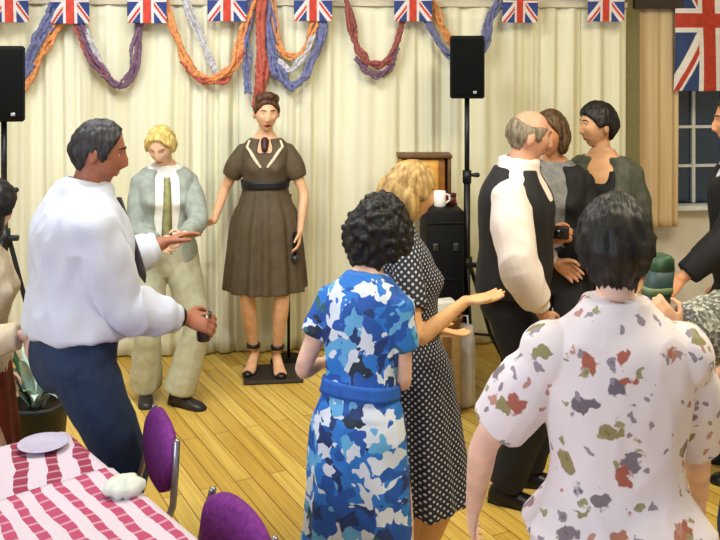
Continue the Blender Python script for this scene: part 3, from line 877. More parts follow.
b = MB(); b.box((0, 0, hx), (.345, .19, .022), None, .005); b.build('lid', mwood2, wbx)
for sx in (-1, 1):
    b = MB(); b.box((sx*.155, 0, hx/2), (.022, .17, hx-.02), None, .003); b.build('side_panel', mwood2 if sx > 0 else mwood, wbx)
b = MB(); b.box((.08, -.04, hx/2), (.10, .05, hx-.03), None, .006); b.build('inner_block', mat('box_wood_mid', (142, 88, 30), .5, .15, 14, .1), wbx)
b = MB(); b.box((-.03, -.06, hx*.47), (.235, .016, hx*.90), None, .004); b.build('front_panel', mat('box_gold', (206, 150, 62), .45, .15, 14, .1), wbx)
b = MB(); b.box((0, 0, .008), (.31, .17, .014), None, .003); b.build('bottom_panel', mwood, wbx)
pm = P(440, 206, 5.40)
mg = empty('mug', 'small white mug on top of the black equipment case', 'mug', (pm.x, 5.42, hcase))
b = MB(); b.loft([[Vector((r_*math.cos(2*PI*i/24), r_*math.sin(2*PI*i/24), z)) for i in range(24)] for r_, z in ((.030, 0), (.036, .01), (.037, .095), (.033, .095), (.031, .02))]); b.build('cup', mat('mug_white', (240, 234, 226), .3, .02), mg)
b = MB(); b.tube([(.035, 0, .078), (.058, 0, .07), (.06, 0, .04), (.035, 0, .022)], .006, 8); b.build('handle', mat('mug_white', (240, 234, 226)), mg)
pr_ = P(453, 200, 5.44)
tr = empty('small_tin', 'dark red tin on the corner of the black equipment case', 'tin', (pr_.x-.005, 5.50, hcase))
b = MB(); b.tube([(0, 0, .0), (0, 0, .055)], .030, 20, rnd=False); b.build('body', mat('tin_red', (92, 34, 26), .4), tr)
b = MB(); b.tube([(0, 0, .055), (0, 0, .07)], .032, 20, rnd=False); b.build('lid', mat('tin_lid', (70, 26, 20), .4), tr)
# floor clutter
D = 5.06
pc = P(441, 372, D)
cb = empty('cardboard_box', 'tan cardboard box on the floor behind the blonde woman', 'box', (pc.x, D, 0), rz=R(8))
hb_ = P(441, 330, D).z
b = MB(); b.box((0, 0, hb_/2), (.16, .26, hb_), None, .004); b.build('body', mat('cardboard', (170, 134, 78), .8, .08), cb)
b = MB(); b.box((0, -.132, hb_-.06), (.05, .004, .12), None, .001); b.build('tape', mat('tape_brown', (130, 96, 52), .4), cb)
bk = empty('basket', 'shallow brown wicker basket on the tan cardboard box', 'basket', (pc.x, D, hb_))
b = MB(); b.loft([[Vector((r_*math.cos(2*PI*i/30)*(1+.02*(i % 2)), r_*.85*math.sin(2*PI*i/30)*(1+.02*(i % 2)), z)) for i in range(30)] for r_, z in ((.085, 0), (.10, .02), (.115, .055), (.12, .075), (.112, .078), (.09, .03))]); b.build('bowl', mat('wicker', (150, 104, 58), .8, .25, 60, .6), bk)
b = MB(); b.tube([(.116*math.cos(a), .1*math.sin(a), .078) for a in np.linspace(0, 2*PI, 30)], .008, 8); b.build('rim', mat('wicker', (150, 104, 58)), bk)
pp = empty('paper_parcel', 'white paper parcel sitting in the wicker basket', 'parcel', (pc.x, D, hb_+.012), rz=R(12))
b = MB(); b.box((0.01, 0, .08), (.13, .09, .15), None, .012); b.build('wrapper', mat('paper_white', (236, 230, 214), .7, .03, 14, .4), pp, fold=folds(.006, (18, 18, 18), 2))
pg = P(463, 370, 5.10)
bg = empty('carrier_bag', 'crumpled white carrier bag on the floor beside the loudspeaker stand', 'bag', (pg.x, 5.10, 0), rz=R(-10))
hh = P(463, 326, 5.1).z
b = MB(); b.loft([[Vector((w_*math.cos(2*PI*i/28), d_*math.sin(2*PI*i/28), z)) for i in range(28)] for w_, d_, z in ((.05, .05, .0), (.065, .07, .02), (.068, .075, hh*.4), (.06, .06, hh*.75), (.05, .03, hh))]); b.build('bag_body', mat('bag_white', (226, 220, 208), .5, .03), bg, fold=folds(.012, (22, 22, 14), 5))
b = MB(); b.tube([(-.03, 0, hh-.01), (-.025, 0, hh+.06), (.025, 0, hh+.06), (.03, 0, hh-.01)], .006, 8); b.build('handle', mat('bag_white', (226, 220, 208)), bg)

# microphone stand behind the singer
D = 5.86; pmic = P(289, 376, D)
ms_ = empty('microphone_stand', 'thin black microphone stand right behind the singer', 'microphone stand', (pmic.x, 5.83, 0))
b = MB(); b.tube([(0, 0, 0.02), (0, 0, 1.05)], .010, 12, rnd=False); b.build('pole', mmetal, ms_)
b = MB(); b.tube([(0, 0, .62), (0, 0, .70)], .017, 12, rnd=False); b.build('clutch', mblk, ms_)
b = MB(); b.tube([(0, 0, 1.04), (0, 0, 1.08)], [.014, .02], 12, rnd=False); b.build('clip', mblk, ms_)
b = MB(); b.tube([(0, 0, 0.0), (0, 0, .022)], [.12, .11], 32, rnd=False); b.build('base', mblk, ms_)
pb_ = P(272, 375, 5.50)
plt = empty('monitor_plinth', 'low flat black board on the floor at the feet of the singer', 'board', (pb_.x, 5.56, 0), rz=WA)
b = MB(); b.box((0, 0, .012), (.36, .30, .024), None, .006); b.build('board', mat('plinth_black', (42, 34, 26), .6), plt)
b = MB(); b.box((0, -.151, .012), (.35, .004, .014), None, .001); b.build('edge_strip', mat('plinth_edge', (60, 50, 40), .5), plt)

# potted plant behind the man in white shirt
D = 3.95; pq = P(37, 400, D)
pt = empty('potted_plant', 'pale mint-green leafy plant in a tall dark pot behind the man in white shirt', 'plant', (pq.x, D, 0))
zp = pq.z
b = MB(); b.loft([[Vector((r_*math.cos(2*PI*i/32), r_*math.sin(2*PI*i/32), z)) for i in range(32)] for r_, z in ((.095, 0), (.10, .02), (.13, zp-.03), (.14, zp-.03), (.14, zp), (.125, zp), (.12, zp-.04))]); b.build('pot', mat('pot_dark', (36, 40, 38), .5), pt)
b = MB(); b.tube([(0, 0, zp-.05), (0, 0, zp-.03)], .118, 24, rnd=False); b.build('soil', mat('soil', (48, 38, 28), .9, .3, 60, .5), pt)
rnd = random.Random(3); b = MB(); b2 = MB()
for i in range(46):
    a = rnd.uniform(0, 2*PI); L = rnd.uniform(.14, .30); up = rnd.uniform(.5, 1.3); w = rnd.uniform(.018, .03)
    u = Vector((math.cos(a), math.sin(a), 0)); v = Vector((-math.sin(a), math.cos(a), 0)); top, bot = [], []
    for q in np.linspace(0, 1, 9):
        c = Vector((0, 0, zp-.03+rnd.uniform(0, .002)))+u*(.03+L*q*.5)+Vector((0, 0, L*(up*1.3*q-.7*q*q)+.08*q)); ww = w*math.sin(PI*min(1, q*.93+.05))**.7
        top.append([c-v*ww+Vector((0, 0, .004)), c+Vector((0, 0, -.002)), c+v*ww+Vector((0, 0, .004)), c+Vector((0, 0, -.005))])
    (b if i % 5 else b2).loft(top)
b.build('leaves', mat('leaf_mint', (206, 246, 224), .5, .12, 20), pt); o = b2.build('leaves', mat('leaf_dark', (40, 84, 54), .5, .15, 20), pt); o['label'] = 'dark green leaves'

# ------------------------------------------------------------------ table with striped cloths
A0 = Vector((-.955, 2.90, 0)); d1 = Vector((.63, -.777, 0)); d2 = Vector((-.777, -.63, 0)); LT, WT = 1.70, .95; ZT = .75
tc_ = A0+d1*(LT/2)+d2*(WT/2); ta = math.atan2(d1.y, d1.x); TR = Rz(ta)
tb = empty('table', 'rectangular table at lower left under red and white striped cloths', 'table', (tc_.x, tc_.y, 0), rz=ta)
b = MB(); b.box((0, 0, ZT-.022), (LT-.02, WT-.02, .03), None, .006); b.build('table_top', mat('table_wood', (150, 110, 70), .5), tb)
for sx in (-1, 1):
    for sy in (-1, 1):
        b = MB(); b.tube([(sx*(LT/2-.1), sy*(WT/2-.1), 0), (sx*(LT/2-.1), sy*(WT/2-.1), ZT-.036)], .02, 12, rnd=False); b.build('leg', mat('chair_metal', (150, 150, 150), .3, metal=.9), tb)
def cloth(label, x0, x1, y0, y1, z, ang, m, drops, seed):
    """drops: how far the cloth hangs at (x0, x1, y0, y1); local table frame"""
    step = .02; us = np.arange(x0-drops[0], x1+drops[1]+1e-6, step); vs_ = np.arange(y0-drops[2], y1+drops[3]+1e-6, step); rows = []
    for v in vs_:
        row = []
        for u in us:
            ex = max(0, u-x1) if u > x1 else max(0, x0-u); ey = max(0, v-y1) if v > y1 else max(0, y0-v)
            U = min(max(u, x0), x1); V = min(max(v, y0), y1)
            def roll(e):
                r = .018
                return (r*math.sin(min(e/r, PI/2)), (r*(1-math.cos(min(e/r, PI/2)))+max(0, e-r*PI/2)))
            ox, hx_ = roll(ex); oy, hy_ = roll(ey); h = max(hx_, hy_)
            fl_ = .03*min(1, h/.2)*math.sin((V if ex > ey else U)*24+seed)+.02*min(1, h/.2)
            sx = 1 if u > x1 else -1; sy = 1 if v > y1 else -1
            p = Vector((U+(sx*(ox+(fl_ if ex >= ey else 0)) if ex else 0), V+(sy*(oy+(fl_ if ey > ex else 0)) if ey else 0), z-h))
            if h == 0: p.z += .0045*(1+noise.noise(Vector((u*6, v*6, seed))))+.006*max(0, noise.noise(Vector((u*2.5+3, v*12, seed))))
            row.append(p)
        rows.append(row)
    b = MB(); b.loft(rows, caps=False, closed=False)
    o = b.build('tablecloth', m); o.location = (tc_.x, tc_.y, 0); o.rotation_euler = (0, 0, ta)
    sm = o.modifiers.new('thickness', 'SOLIDIFY'); sm.thickness = .0015; sm.offset = 1
    tag(o, label, 'tablecloth')
hx2, hy2 = LT/2, WT/2
# stripes: far cloth askew, near cloth along the table edge
cloth('red striped tablecloth under the other, showing at the far end of the table', -hx2, hx2, -hy2, hy2, ZT, 0, stripe_mat('stripe_far', R(73), .088, .2, (140, 36, 66)), (.22, .22, .22, .22), 1.0)
cloth('pink striped tablecloth laid on top over the near part of the table', -hx2+.36, hx2+.001, -hy2-.001, hy2+.001, ZT+.010, 0, stripe_mat('stripe_near', R(90), .064, .0, (172, 62, 98), (204, 190, 202)), (0, .20, .20, .20), 2.0)
# plate and napkin
pl = P(50, 440, 2.80)
pla = empty('plate', 'pale lilac plate at the far corner of the striped table', 'plate', (-.975, 2.77, ZT+.012))
b = MB(); b.loft([[Vector((r_*math.cos(2*PI*i/40), r_*math.sin(2*PI*i/40), z)) for i in range(40)] for r_, z in ((.04, 0), (.045, .002), (.074, .010), (.076, .012), (.073, .013), (.045, .006), (.015, .005))]); b.build('plate_body', mat('plate_lilac', (186, 178, 200), .3, .03), pla)
pn = P(131, 497, 2.45)
na = MB(); na.ell((0, 0, .014), (.045, .038, .016), None, 40, 24)
o = na.build('napkin', mat('napkin_white', (206, 212, 200), .8, .05), fold=folds(.014, (26, 26, 26), 4)); o.location = (pn.x-.02, 2.46, ZT+.02); o.rotation_euler = (0, 0, .5); tag(o, 'crumpled white napkin near the chair-side edge of the striped table', 'napkin')

# ------------------------------------------------------------------ purple chairs
def chair(label, x, y, rz, src=None):
    if src:
        c = copy_tree(src); c.location = (x, y, 0); c.rotation_euler = (0, 0, rz); c['label'] = label; return c
    r = empty('chair', label, 'chair', (x, y, 0), rz=rz)
    mp_ = mat('purple_fabric', (112, 46, 120), .8, .12, 60, .25, spec=.2); mm_ = mat('chair_metal', (150, 150, 150), .3, metal=.9)
    def pad(name, w, h, t, M, n=3.2):
        rings = []
        for (q, i) in ((-.5, .05), (-.42, .018), (-.2, 0), (.2, 0), (.42, .018), (.5, .05)):
            ring = []
            for j in range(48):
                a = 2*PI*j/48; ca, sa = math.cos(a), math.sin(a)
                rr = (abs(ca)**n+abs(sa)**n)**(-1/n)
                ring.append(M(Vector(((w/2-i)*rr*ca, (h/2-i)*rr*sa, q*t))))
            rings.append(ring)
        b = MB(); b.loft(rings); return b.build(name, mp_, r)
    pad('seat', .43, .42, .07, lambda v: Vector((v.x, v.y-.03, .46+v.z)), 4.5)
    pad('backrest', .37, .23, .05, lambda v: Vector((v.x, .215+v.z+.10*(v.y), .660+v.y)), 2.2)
    for sx in (-1, 1):
        b = MB(); b.tube([(sx*.19, -.22, .43), (sx*.20, -.23, .0)], .012, 10, rnd=False); b.build('leg', mm_, r)
        b = MB(); b.tube([(sx*.19, .18, .43), (sx*.20, .26, .0)], .012, 10, rnd=False); b.build('leg', mm_, r)
        b = MB(); b.tube([(sx*.195, .17, .44), (sx*.205, .21, .56), (sx*.19, .222, .66), (sx*.165, .232, .74)], .011, 10); b.build('back_frame', mm_, r)
    b = MB(); b.tube([(-.19, -.22, .42), (.19, -.22, .42), (.19, .18, .42), (-.19, .18, .42), (-.19, -.22, .42)], .010, 8); b.build('seat_frame', mm_, r)
    return r
fdir = math.atan2(d2.x, -d2.y)          # facing the table
c1 = chair('purple padded chair in front of the old dancer, right beside the man in navy trousers', -.86, 2.90, fdir+R(-14))
chair('bright purple padded chair at the near end of the table, bottom of the photo', -.50, 2.26, fdir+R(-2), c1)

# ================================================================== PEOPLE
# --- the man in the white shirt
p = Person('man in white shirt and navy trousers seen from behind, reaching forward at left', -.982, 3.27, 1.735, 122, True, lean=5, head=(-22, 6, 0), fat=1.13, hip=(-.05, -.02),
           hands=(P(184, 318, 3.30), P(163, 243, 3.70)), poles=((-.3, -.25, -1), (-.1, .3, -1)), palms=((-.2, .5, -.4), (0, -.3, -1)), hdirs=((.80, .25, -.25), None), curl=(.75, .35),
           feet=[(-.10, .02, -6), (.11, -.05, 8)])
p.body(skin('skin_ruddy', (166, 106, 80)), brow=(40, 36, 34))
p.hair(hairmat('hair_greying', (26, 24, 26), (64, 62, 64), 70), th=.010, tab=[(0, .72), (.45, .66), (.8, .42), (1.1, .16), (1.28, -.25), (1.42, -.2), (1.75, .0), (2.0, -.35), (2.4, -.60), (PI, -.64)])
mshirt = mat('shirt_white', (206, 211, 225), .8, .02, 10, .05)
p.top('shirt', mshirt, .565, .866, off=lambda f, t: .022+.02*math.exp(-((f-.60)/.05)**2), sleeve=1.86, sl_add=.024, cuff=.012, fold=.019, seed=1.0, foldsc=(7, 7, 4))
p.collar(mshirt, .068, .042, .012)
p.trousers(mat('trousers_navy', (36, 54, 84), .8, .08), f1=.600, add=.022, off=.012, seed=3)
p.band('belt', mat('belt_black', (24, 24, 28), .5), (.585), .605, .030)
p.shoes(mat('shoe_black', (22, 20, 20), .35))
b = MB(); i = p.lvl(.835); c = p.C[i]+p.F[i] @ Vector((0, -.075*p.k, 0))
q0 = c; rings = []
for t, w in ((0, .016), (.04, .018), (.08, .020), (.2, .026), (.26, .028), (.30, .024), (.33, .004)):
    cc = q0+Vector((p.fwd.x*(.05+.30*t), p.fwd.y*(.05+.30*t), -t)); rr = p.right
    rings.append([cc+rr*w, cc+p.fwd*w*.6, cc-rr*w, cc-p.fwd*w*.6])
b.loft(rings); b.build('tie', mat('tie_dark', (70, 62, 70), .6, .2, 50), p.root)
b = MB(); E_, W_ = p.arm[0][1], p.arm[0][2]; ax = (W_-E_).normalized()
pw = p.armpt(0, 1.93)
b.tube([pw-ax*.012, pw+ax*.012], [.034, .034], 18, rnd=False); b.build('wristwatch', mat('watch_dark', (40, 36, 34), .4), p.root)

# glass held in the man's right hand
S, E, W, d, n, cu, sg = p.arm[0]; hcpt = p.o+W+d*.085+n*.034
gl = empty('drinking_glass', 'dark tumbler in the outstretched hand of the man in white shirt', 'glass', hcpt+Vector((0, 0, -.055)))
b = MB(); b.loft([[Vector((r_*math.cos(2*PI*i/24), r_*math.sin(2*PI*i/24), z)) for i in range(24)] for r_, z in ((.022, 0), (.026, .004), (.030, .105), (.027, .105), (.024, .012))]); b.build('tumbler', mat('dark_glass', (54, 46, 46), .15, .05, spec=.6), gl)
b = MB(); b.tube([(0, 0, .012), (0, 0, .07)], [.0235, .026], 20, rnd=False); b.build('drink', mat('drink_brown', (60, 34, 22), .2), gl)

# --- the old dancer
p = Person('elderly blond dancer in pale trousers and grey cardigan, head bowed', -1.12, 5.16, 1.60, 18, False, lean=6, head=(-24, 24, 0), fat=1.0,
           hands=(P(158, 243, 4.88), P(183, 236, 4.80)), poles=((-.5, .3, -1), (.6, .2, -1)), curl=(.6, .9), feet=[(-.10, .06, -5), (.07, -.10, 45)], group=None)
p.body(skin('skin_pale', (226, 182, 150)), browless=False, brow=(150, 120, 70))
p.hair(hairmat('hair_blond', (176, 146, 72), (232, 208, 130), 50), th=.020, amp=.004)
mcard = mat('cardigan_grey', (150, 157, 146), .9, .06, 30, .2)
p.top('blouse', mat('blouse_white', (238, 236, 226), .8, .02), .58 , .852, off=.012, fold=.004)
p.top('cardigan', mcard, .47, .832, off=lambda f, t: .026-.045*(1-sstep(abs(t), .30+.10*(1-f), .52)), sleeve=1.85, sl_add=.016, fold=.007, seed=5)
p.trousers(mat('trousers_pale', (182, 180, 150), .85, .04), f1=.60, add=.024, flare=.035, seed=6)
b = MB(); i0, i1 = p.lvl(.60), p.lvl(.82); rings = []
for i in range(i0, i1+1, 2):
    w = .018+.012*(1-(i-i0)/(i1-i0)); r_ = p.ring(i, .020, 56); c0 = r_[0]; rr = p.F[i] @ Vector((1, 0, 0)); ff = p.F[i] @ Vector((0, -1, 0))
    rings.append([c0+rr*w, c0+ff*.010, c0-rr*w, c0-ff*.012])
b.loft(rings); b.build('scarf', mat('scarf_olive', (150, 146, 96), .8, .12), p.root)
p.shoes(mat('shoe_dark', (44, 38, 34), .4))

# --- the singer
p = Person('singer in a brown belted dress standing before the curtain with one arm out', -.590, 5.62, 1.66, 2, False, lean=0, head=(12, 6, 0), heel=.05, fat=.93, z=.024,
           hands=(P(214, 221, 5.48), P(300, 232, 5.52)), poles=((-.4, .5, -.6), (.7, .5, -.4)), palms=((0, -.7, -.6), None), hdirs=((-.9, -.25, -.15), None), curl=(.3, .5),
           feet=[(-.075, .02, -10), (.075, -.02, 12)])
p.body(skin('skin_warm', (222, 172, 132)), lips=(130, 32, 30), brow=(60, 36, 24))
def updo(b, H_, s):
    b.ell(H_((0, .075, .075)), (.055, .05, .05)); b.ell(H_((0, -.045, .118)), (.055, .04, .032)); b.ell(H_((-.045, -.03, .10)), (.035, .045, .035)); b.ell(H_((.045, -.03, .10)), (.035, .045, .035))
p.hair(hairmat('hair_auburn', (50, 28, 18), (104, 64, 36), 60), th=.014, extra=updo, tab=[(0, .60), (.45, .55), (.8, .34), (1.1, .16), (1.28, -.05), (1.42, .05), (1.75, .12), (2.0, -.25), (2.4, -.52), (PI, -.58)])
mbrown = mat('dress_brown', (84, 70, 50), .75, .08, 22, .1)
def sk(b, s): s.skirt(b, .665, .50, .080, .100, pleats=13, pamp=.013, start_off=.016, power=.7)
p.top('dress', mbrown, .62, .836, off=lambda f, t: .014-.05*(1-sstep(abs(t), .22, .36))*sstep(f, .775, .80), sleeve=.62, sl_add=.014, puff=.012, fold=.003, extra=sk, voxel=.006, smooth=2)
p.band('belt', mat('belt_black', (24, 24, 28)), .655, .682, .020, .012)
b = MB(); i = p.lvl(.79)
for sx in (-1, 1):
    pts = []
    for f in (.83, .81, .79, .765, .735):
        r_ = p.ring(p.lvl(f), .022, 56); j = int(round((sx*(.9-(.83-f)*8)) / (2*PI) * 56)) % 56; pts.append(r_[j])
    b.tube(pts, [.007, .009, .010, .011, .008], 10)
b.build('neck_scarf', mat('neck_scarf', (216, 200, 168), .8), p.root)
b = MB()
b.tube([p.ring(p.lvl(.80), .014, 56)[0], p.ring(p.lvl(.825), .012, 56)[0]], [.02, .026], 12); b.build('brooch', mat('brooch_dark', (60, 26, 26), .5), p.root)
p.shoes(mat('shoe_black', (22, 20, 20)), low=True)
for k in (0, 1):
    b = MB(); A_ = p.legpt(k, 1.95); b.tube([A_-Vector((0, 0, .012)), A_+Vector((0, 0, .010))], .043, 16, rnd=False); b.build('ankle_strap', mat('shoe_black', (22, 20, 20)), p.root)
S, E, W, d, n, cu, sg = p.arm[1]; hp = p.o+W+d*.09+n*.02
mk = empty('microphone', 'small dark microphone in the lowered hand of the singer', 'microphone', hp+Vector((0, 0, -.05)))
b = MB(); b.tube([(0, 0, -.01), (0, 0, .12)], [.011, .015], 14); b.build('handle', mblk, mk)
b = MB(); b.ell((0, 0, -.025), .024); b.build('mesh_head', mat('mic_mesh', (70, 70, 72), .4, .3, 200, .4, metal=.7), mk)

# --- the woman in the blue dress
p = Person('dark curly-haired woman in a blue and white printed dress, back turned, in the middle', -.005, 2.86, 1.49, 152, False, lean=10, head=(-4, 22, 0), fat=.93,
           hands=(P(394, 358, 3.08), P(324, 362, 3.14)), poles=((.1, -.5, -1), (-.5, -.3, -1)), curl=(.6, .6), feet=[(-.09, .02, -6), (.09, 0, 6)])
p.body(skin('skin_fair', (232, 190, 166)), brow=(30, 24, 22))
def curl_th(phi, z, d): return .032+.028*sstep(phi, .8, 2.2)*(1-abs(z)*.3)
p.hair(hairmat('hair_black', (7, 7, 9), (28, 25, 23), 50, (1, 1, 1)), thk=curl_th, curls=520, curl_r=.015, tab=[(0, .55), (.6, .42), (1.0, -.1), (1.4, -.4), (1.9, -.62), (2.4, -.80), (PI, -.86)])
mblue = blue_dress_mat()
def sk(b, s): s.skirt(b, .60, .33, .035, .035, pleats=7, pamp=.008, start_off=.012, power=.9)
p.top('dress', mblue, .56 , .852, off=.012, sleeve=.50, sl_add=.012, fold=.006, extra=sk, seed=9, voxel=.006)
p.band('waistband', mat('waist_blue', (34, 92, 178), .7, .08), .595, .625, .016, .008)
p.shoes(mat('shoe_navy', (28, 34, 60), .4), low=True)

# --- the woman in the polka dots
p = Person('fair-haired woman in a dark polka-dot dress stretching her arm to the right', 0.185, 3.30, 1.575, 98, False, lean=-5, head=(10, 12, 0), fat=1.0,
           hands=(P(466, 301, 3.10), P(440, 330, 3.5)), poles=((-1, -.3, -.45), (0, 0, -1)), palms=((-.1, -.2, 1), (0, 0, 1)), hdirs=((1, .1, .12), None), curl=(.25, .3), feet=[(-.08, .02, -6), (.09, 0, 6)])
p.body(skin('skin_golden', (226, 172, 118)), brow=(120, 90, 50))
def bob(b, H_, s):
    b.ell(H_((0, .045, -.02)), (.088, .075, .10)); b.ell(H_((.055, .02, -.04)), (.04, .06, .075)); b.ell(H_((-.055, .02, -.04)), (.04, .06, .075))
p.hair(hairmat('hair_honey', (140, 104, 54), (214, 180, 112), 50), th=.020, extra=bob)
mpol = polka_mat()
def sk(b, s): s.skirt(b, .62, .37, .060, .060, pleats=8, pamp=.013, start_off=.013, power=.9, shift=(.03, .0))
p.top('dress', mpol, .58 , .852, off=.013, sleeve=.6, sl_add=.015, fold=.003, extra=sk, seed=9, voxel=.006, cyl=True)
p.band('belt', mat('belt_navy', (26, 28, 44), .5), .612, .630, .016, .008)
p.shoes(mat('shoe_tan', (130, 90, 60), .4), low=True)

# --- the man in the waistcoat
p = Person('balding man in a black waistcoat and white sleeves, back half turned', 0.685, 4.05, 1.73, 72, True, lean=4, head=(22, 6, 0), fat=1.10, hip=(-.0, 0),
           hands=(P(543, 314, 3.80), P(556, 262, 4.42)), poles=((-.7, -1.6, -.8), (0, .5, -1)), palms=((0, .6, -.3), None), curl=(.6, .5), feet=[(-.10, .02, -6), (.10, -.05, 8)])
p.body(skin('skin_rosy', (206, 152, 124)), brow=(110, 96, 80))
p.hair(hairmat('hair_greybrown', (92, 80, 62), (150, 136, 112), 70), th=.008, bald=True)
msh2 = mat('shirt_cream', (232, 220, 212), .8, .02, 10, .05)
p.top('shirt', msh2, .545, .868, off=.018, sleeve=1.88, sl_add=.028, cuff=.012, fold=.011, seed=11, foldsc=(6, 6, 4))
p.collar(msh2, .062, .040, .008)
p.top('waistcoat', mat('waistcoat_black', (28, 28, 32), .7, .1), .535, .846, off=lambda f, t: .032+.008*math.exp(-((f-.60)/.05)**2)-.012*math.exp(-((abs(t)-1.57)/.4)**2)*sstep(f, .68, .74)-.05*sstep(f, .76, .82)*(1-sstep(abs(t), .16, .34)), fold=.004, seed=2)
p.trousers(mat('trousers_black', (22, 23, 28), .8, .1), f1=.585, add=.02, seed=4)
p.shoes(mat('shoe_black', (22, 20, 20)))

# --- the person facing him
p = Person('brown-haired person in black jacket and grey top facing the balding man', 1.0, 4.62, 1.69, -22, False, lean=2, head=(-20, 4, 0), fat=1.0,
           hands=(P(549, 232, 4.34), P(565, 238, 4.34)), poles=((-.5, .3, -1), (.5, .3, -1)), curl=(.9, .9), feet=[(-.09, 0, -6), (.09, 0, 6)])
p.body(skin('skin_tan', (196, 136, 98)), brow=(60, 40, 26))
def bob2(b, H_, s):
    b.ell(H_((.058, .015, -.035)), (.034, .06, .07)); b.ell(H_((-.058, .015, -.035)), (.034, .06, .07)); b.ell(H_((0, .05, -.02)), (.08, .06, .09))
p.hair(hairmat('hair_brown', (44, 30, 20), (104, 78, 48), 50), th=.018, extra=bob2)
p.top('jumper', mat('jumper_grey', (122, 120, 116), .9, .12, 40), .50 , .852, off=.012, fold=.004)
p.top('jacket', mat('jacket_black', (24, 24, 26), .8, .1), .46, .832, off=lambda f, t: .028-.048*(1-sstep(abs(t), .34, .52)), sleeve=1.86, sl_add=.018, fold=.006, seed=21)
p.trousers(mat('trousers_dark', (34, 34, 40), .8, .1), f1=.60)
p.shoes(mat('shoe_black', (22, 20, 20)), low=True)
hp = (p.arm[0][2]+p.arm[0][3]*.09+p.arm[1][2]+p.arm[1][3]*.09)/2+p.o
cmr = empty('camera', 'small dark camera held up by the person in black jacket', 'camera', hp+Vector((0, -.01, -.02)), rz=R(-22))
b = MB(); b.box((0, 0, .03), (.10, .035, .062), None, .008); b.build('camera_body', mat('camera_dark', (36, 32, 30), .4), cmr)
b = MB(); b.tube([(0, -.016, .03), (0, -.035, .03)], [.022, .020], 18, rnd=False); b.build('lens', mat('camera_lens', (20, 20, 24), .2), cmr)

# --- the dark-haired woman
p = Person('short dark-haired woman in grey-green jacket and black V-neck, looking left', 1.275, 4.74, 1.72, -25, False, lean=0, head=(-55, 0, 0), fat=1.06,
           hands=(P(585, 262, 4.5), None), poles=((-.5, .3, -1), None), feet=[(-.09, 0, -6), (.09, 0, 6)])
p.body(skin('skin_olive', (206, 156, 116)), lips=(170, 84, 74), brow=(24, 20, 18))
p.hair(hairmat('hair_raven', (12, 11, 11), (40, 34, 30), 60), th=.018, tab=[(0, .48), (.45, .46), (.8, .36), (1.1, .16), (1.28, -.05), (1.42, -.05), (1.75, .0), (2.0, -.35), (2.4, -.56), (PI, -.62)])
p.top('vest_top', mat('top_black', (20, 20, 22), .8, .1), .50, .80, off=lambda f, t: .012-.05*sstep(f, .745, .80)*(1-sstep(abs(t), .16, .34)), fold=.003)
p.top('jacket', mat('jacket_olive', (76, 78, 66), .85, .14, 30, .2), .46, .834, off=lambda f, t: .030-.05*(1-sstep(abs(t), .36, .56)), sleeve=1.86, sl_add=.022, fold=.009, seed=31)
p.trousers(mat('trousers_charcoal', (40, 40, 42), .8, .1), f1=.60)
p.shoes(mat('shoe_black', (22, 20, 20)), low=True)

# --- the person in black at the right edge
p = Person('person in a black suit at the right edge, reaching down past the window', 1.83, 4.25, 1.78, -98, True, lean=2, head=(-5, 2, 0), fat=1.0,
           hands=(None, P(682, 278, 4.05)), poles=(None, (.8, -.1, -.6)), palms=(None, (.3, .5, -.4)), curl=(.5, .5), feet=[(-.10, 0, -6), (.10, 0, 6)])
p.body(skin('skin_amber', (206, 146, 104)), brow=(30, 24, 20))
p.hair(hairmat('hair_raven', (12, 11, 11), (40, 34, 30)), th=.014)
p.top('shirt', mshirt, .55 , .852, off=.014, fold=.003); p.collar(mshirt, .068, .046, .012)
p.top('jacket', mat('suit_black', (18, 18, 20), .8, .1), .46, .828, off=lambda f, t: .030-.05*sstep(f, .77, .81)*(1-sstep(abs(t), .10, .28)), sleeve=1.88, sl_add=.022, fold=.006, seed=41)
p.trousers(mat('trousers_black', (22, 23, 28)), f1=.58)
p.shoes(mat('shoe_black', (22, 20, 20)))

# --- the person in grey tweed at the right edge, close to the camera
p = Person('person in a grey flecked cardigan cut by the right edge, only a bent arm showing', 1.37, 2.84, 1.58, -82, False, lean=6, head=(0, 5, 0), fat=1.05,
           hands=(P(704, 384, 2.9), P(678, 334, 2.52)), poles=((.6, .3, -.8), (.5, -.4, -.7)), hdirs=((-.9, 0, .2), (-.6, .25, .65)), palms=((0, .3, -.9), (.3, .9, -.1)), curl=(.5, .8), feet=[(-.09, 0, -6), (.09, 0, 6)])
p.body(skin('skin_peach', (220, 166, 126)), brow=(70, 60, 54))
p.hair(hairmat('hair_grey', (120, 116, 110), (176, 172, 166), 60), th=.018)
p.top('top', mat('top_navy', (28, 30, 48), .8, .1), .50 , .852, off=.012, fold=.003)
p.top('cardigan', tweed_mat(), .47, .834, off=lambda f, t: .028-.045*(1-sstep(abs(t), .30, .50)), sleeve=(1.55, 1.93), sl_add=.052, fold=.009, seed=51)
p.trousers(mat('trousers_navy', (36, 54, 84)), f1=.60)
p.shoes(mat('shoe_black', (22, 20, 20)), low=True)
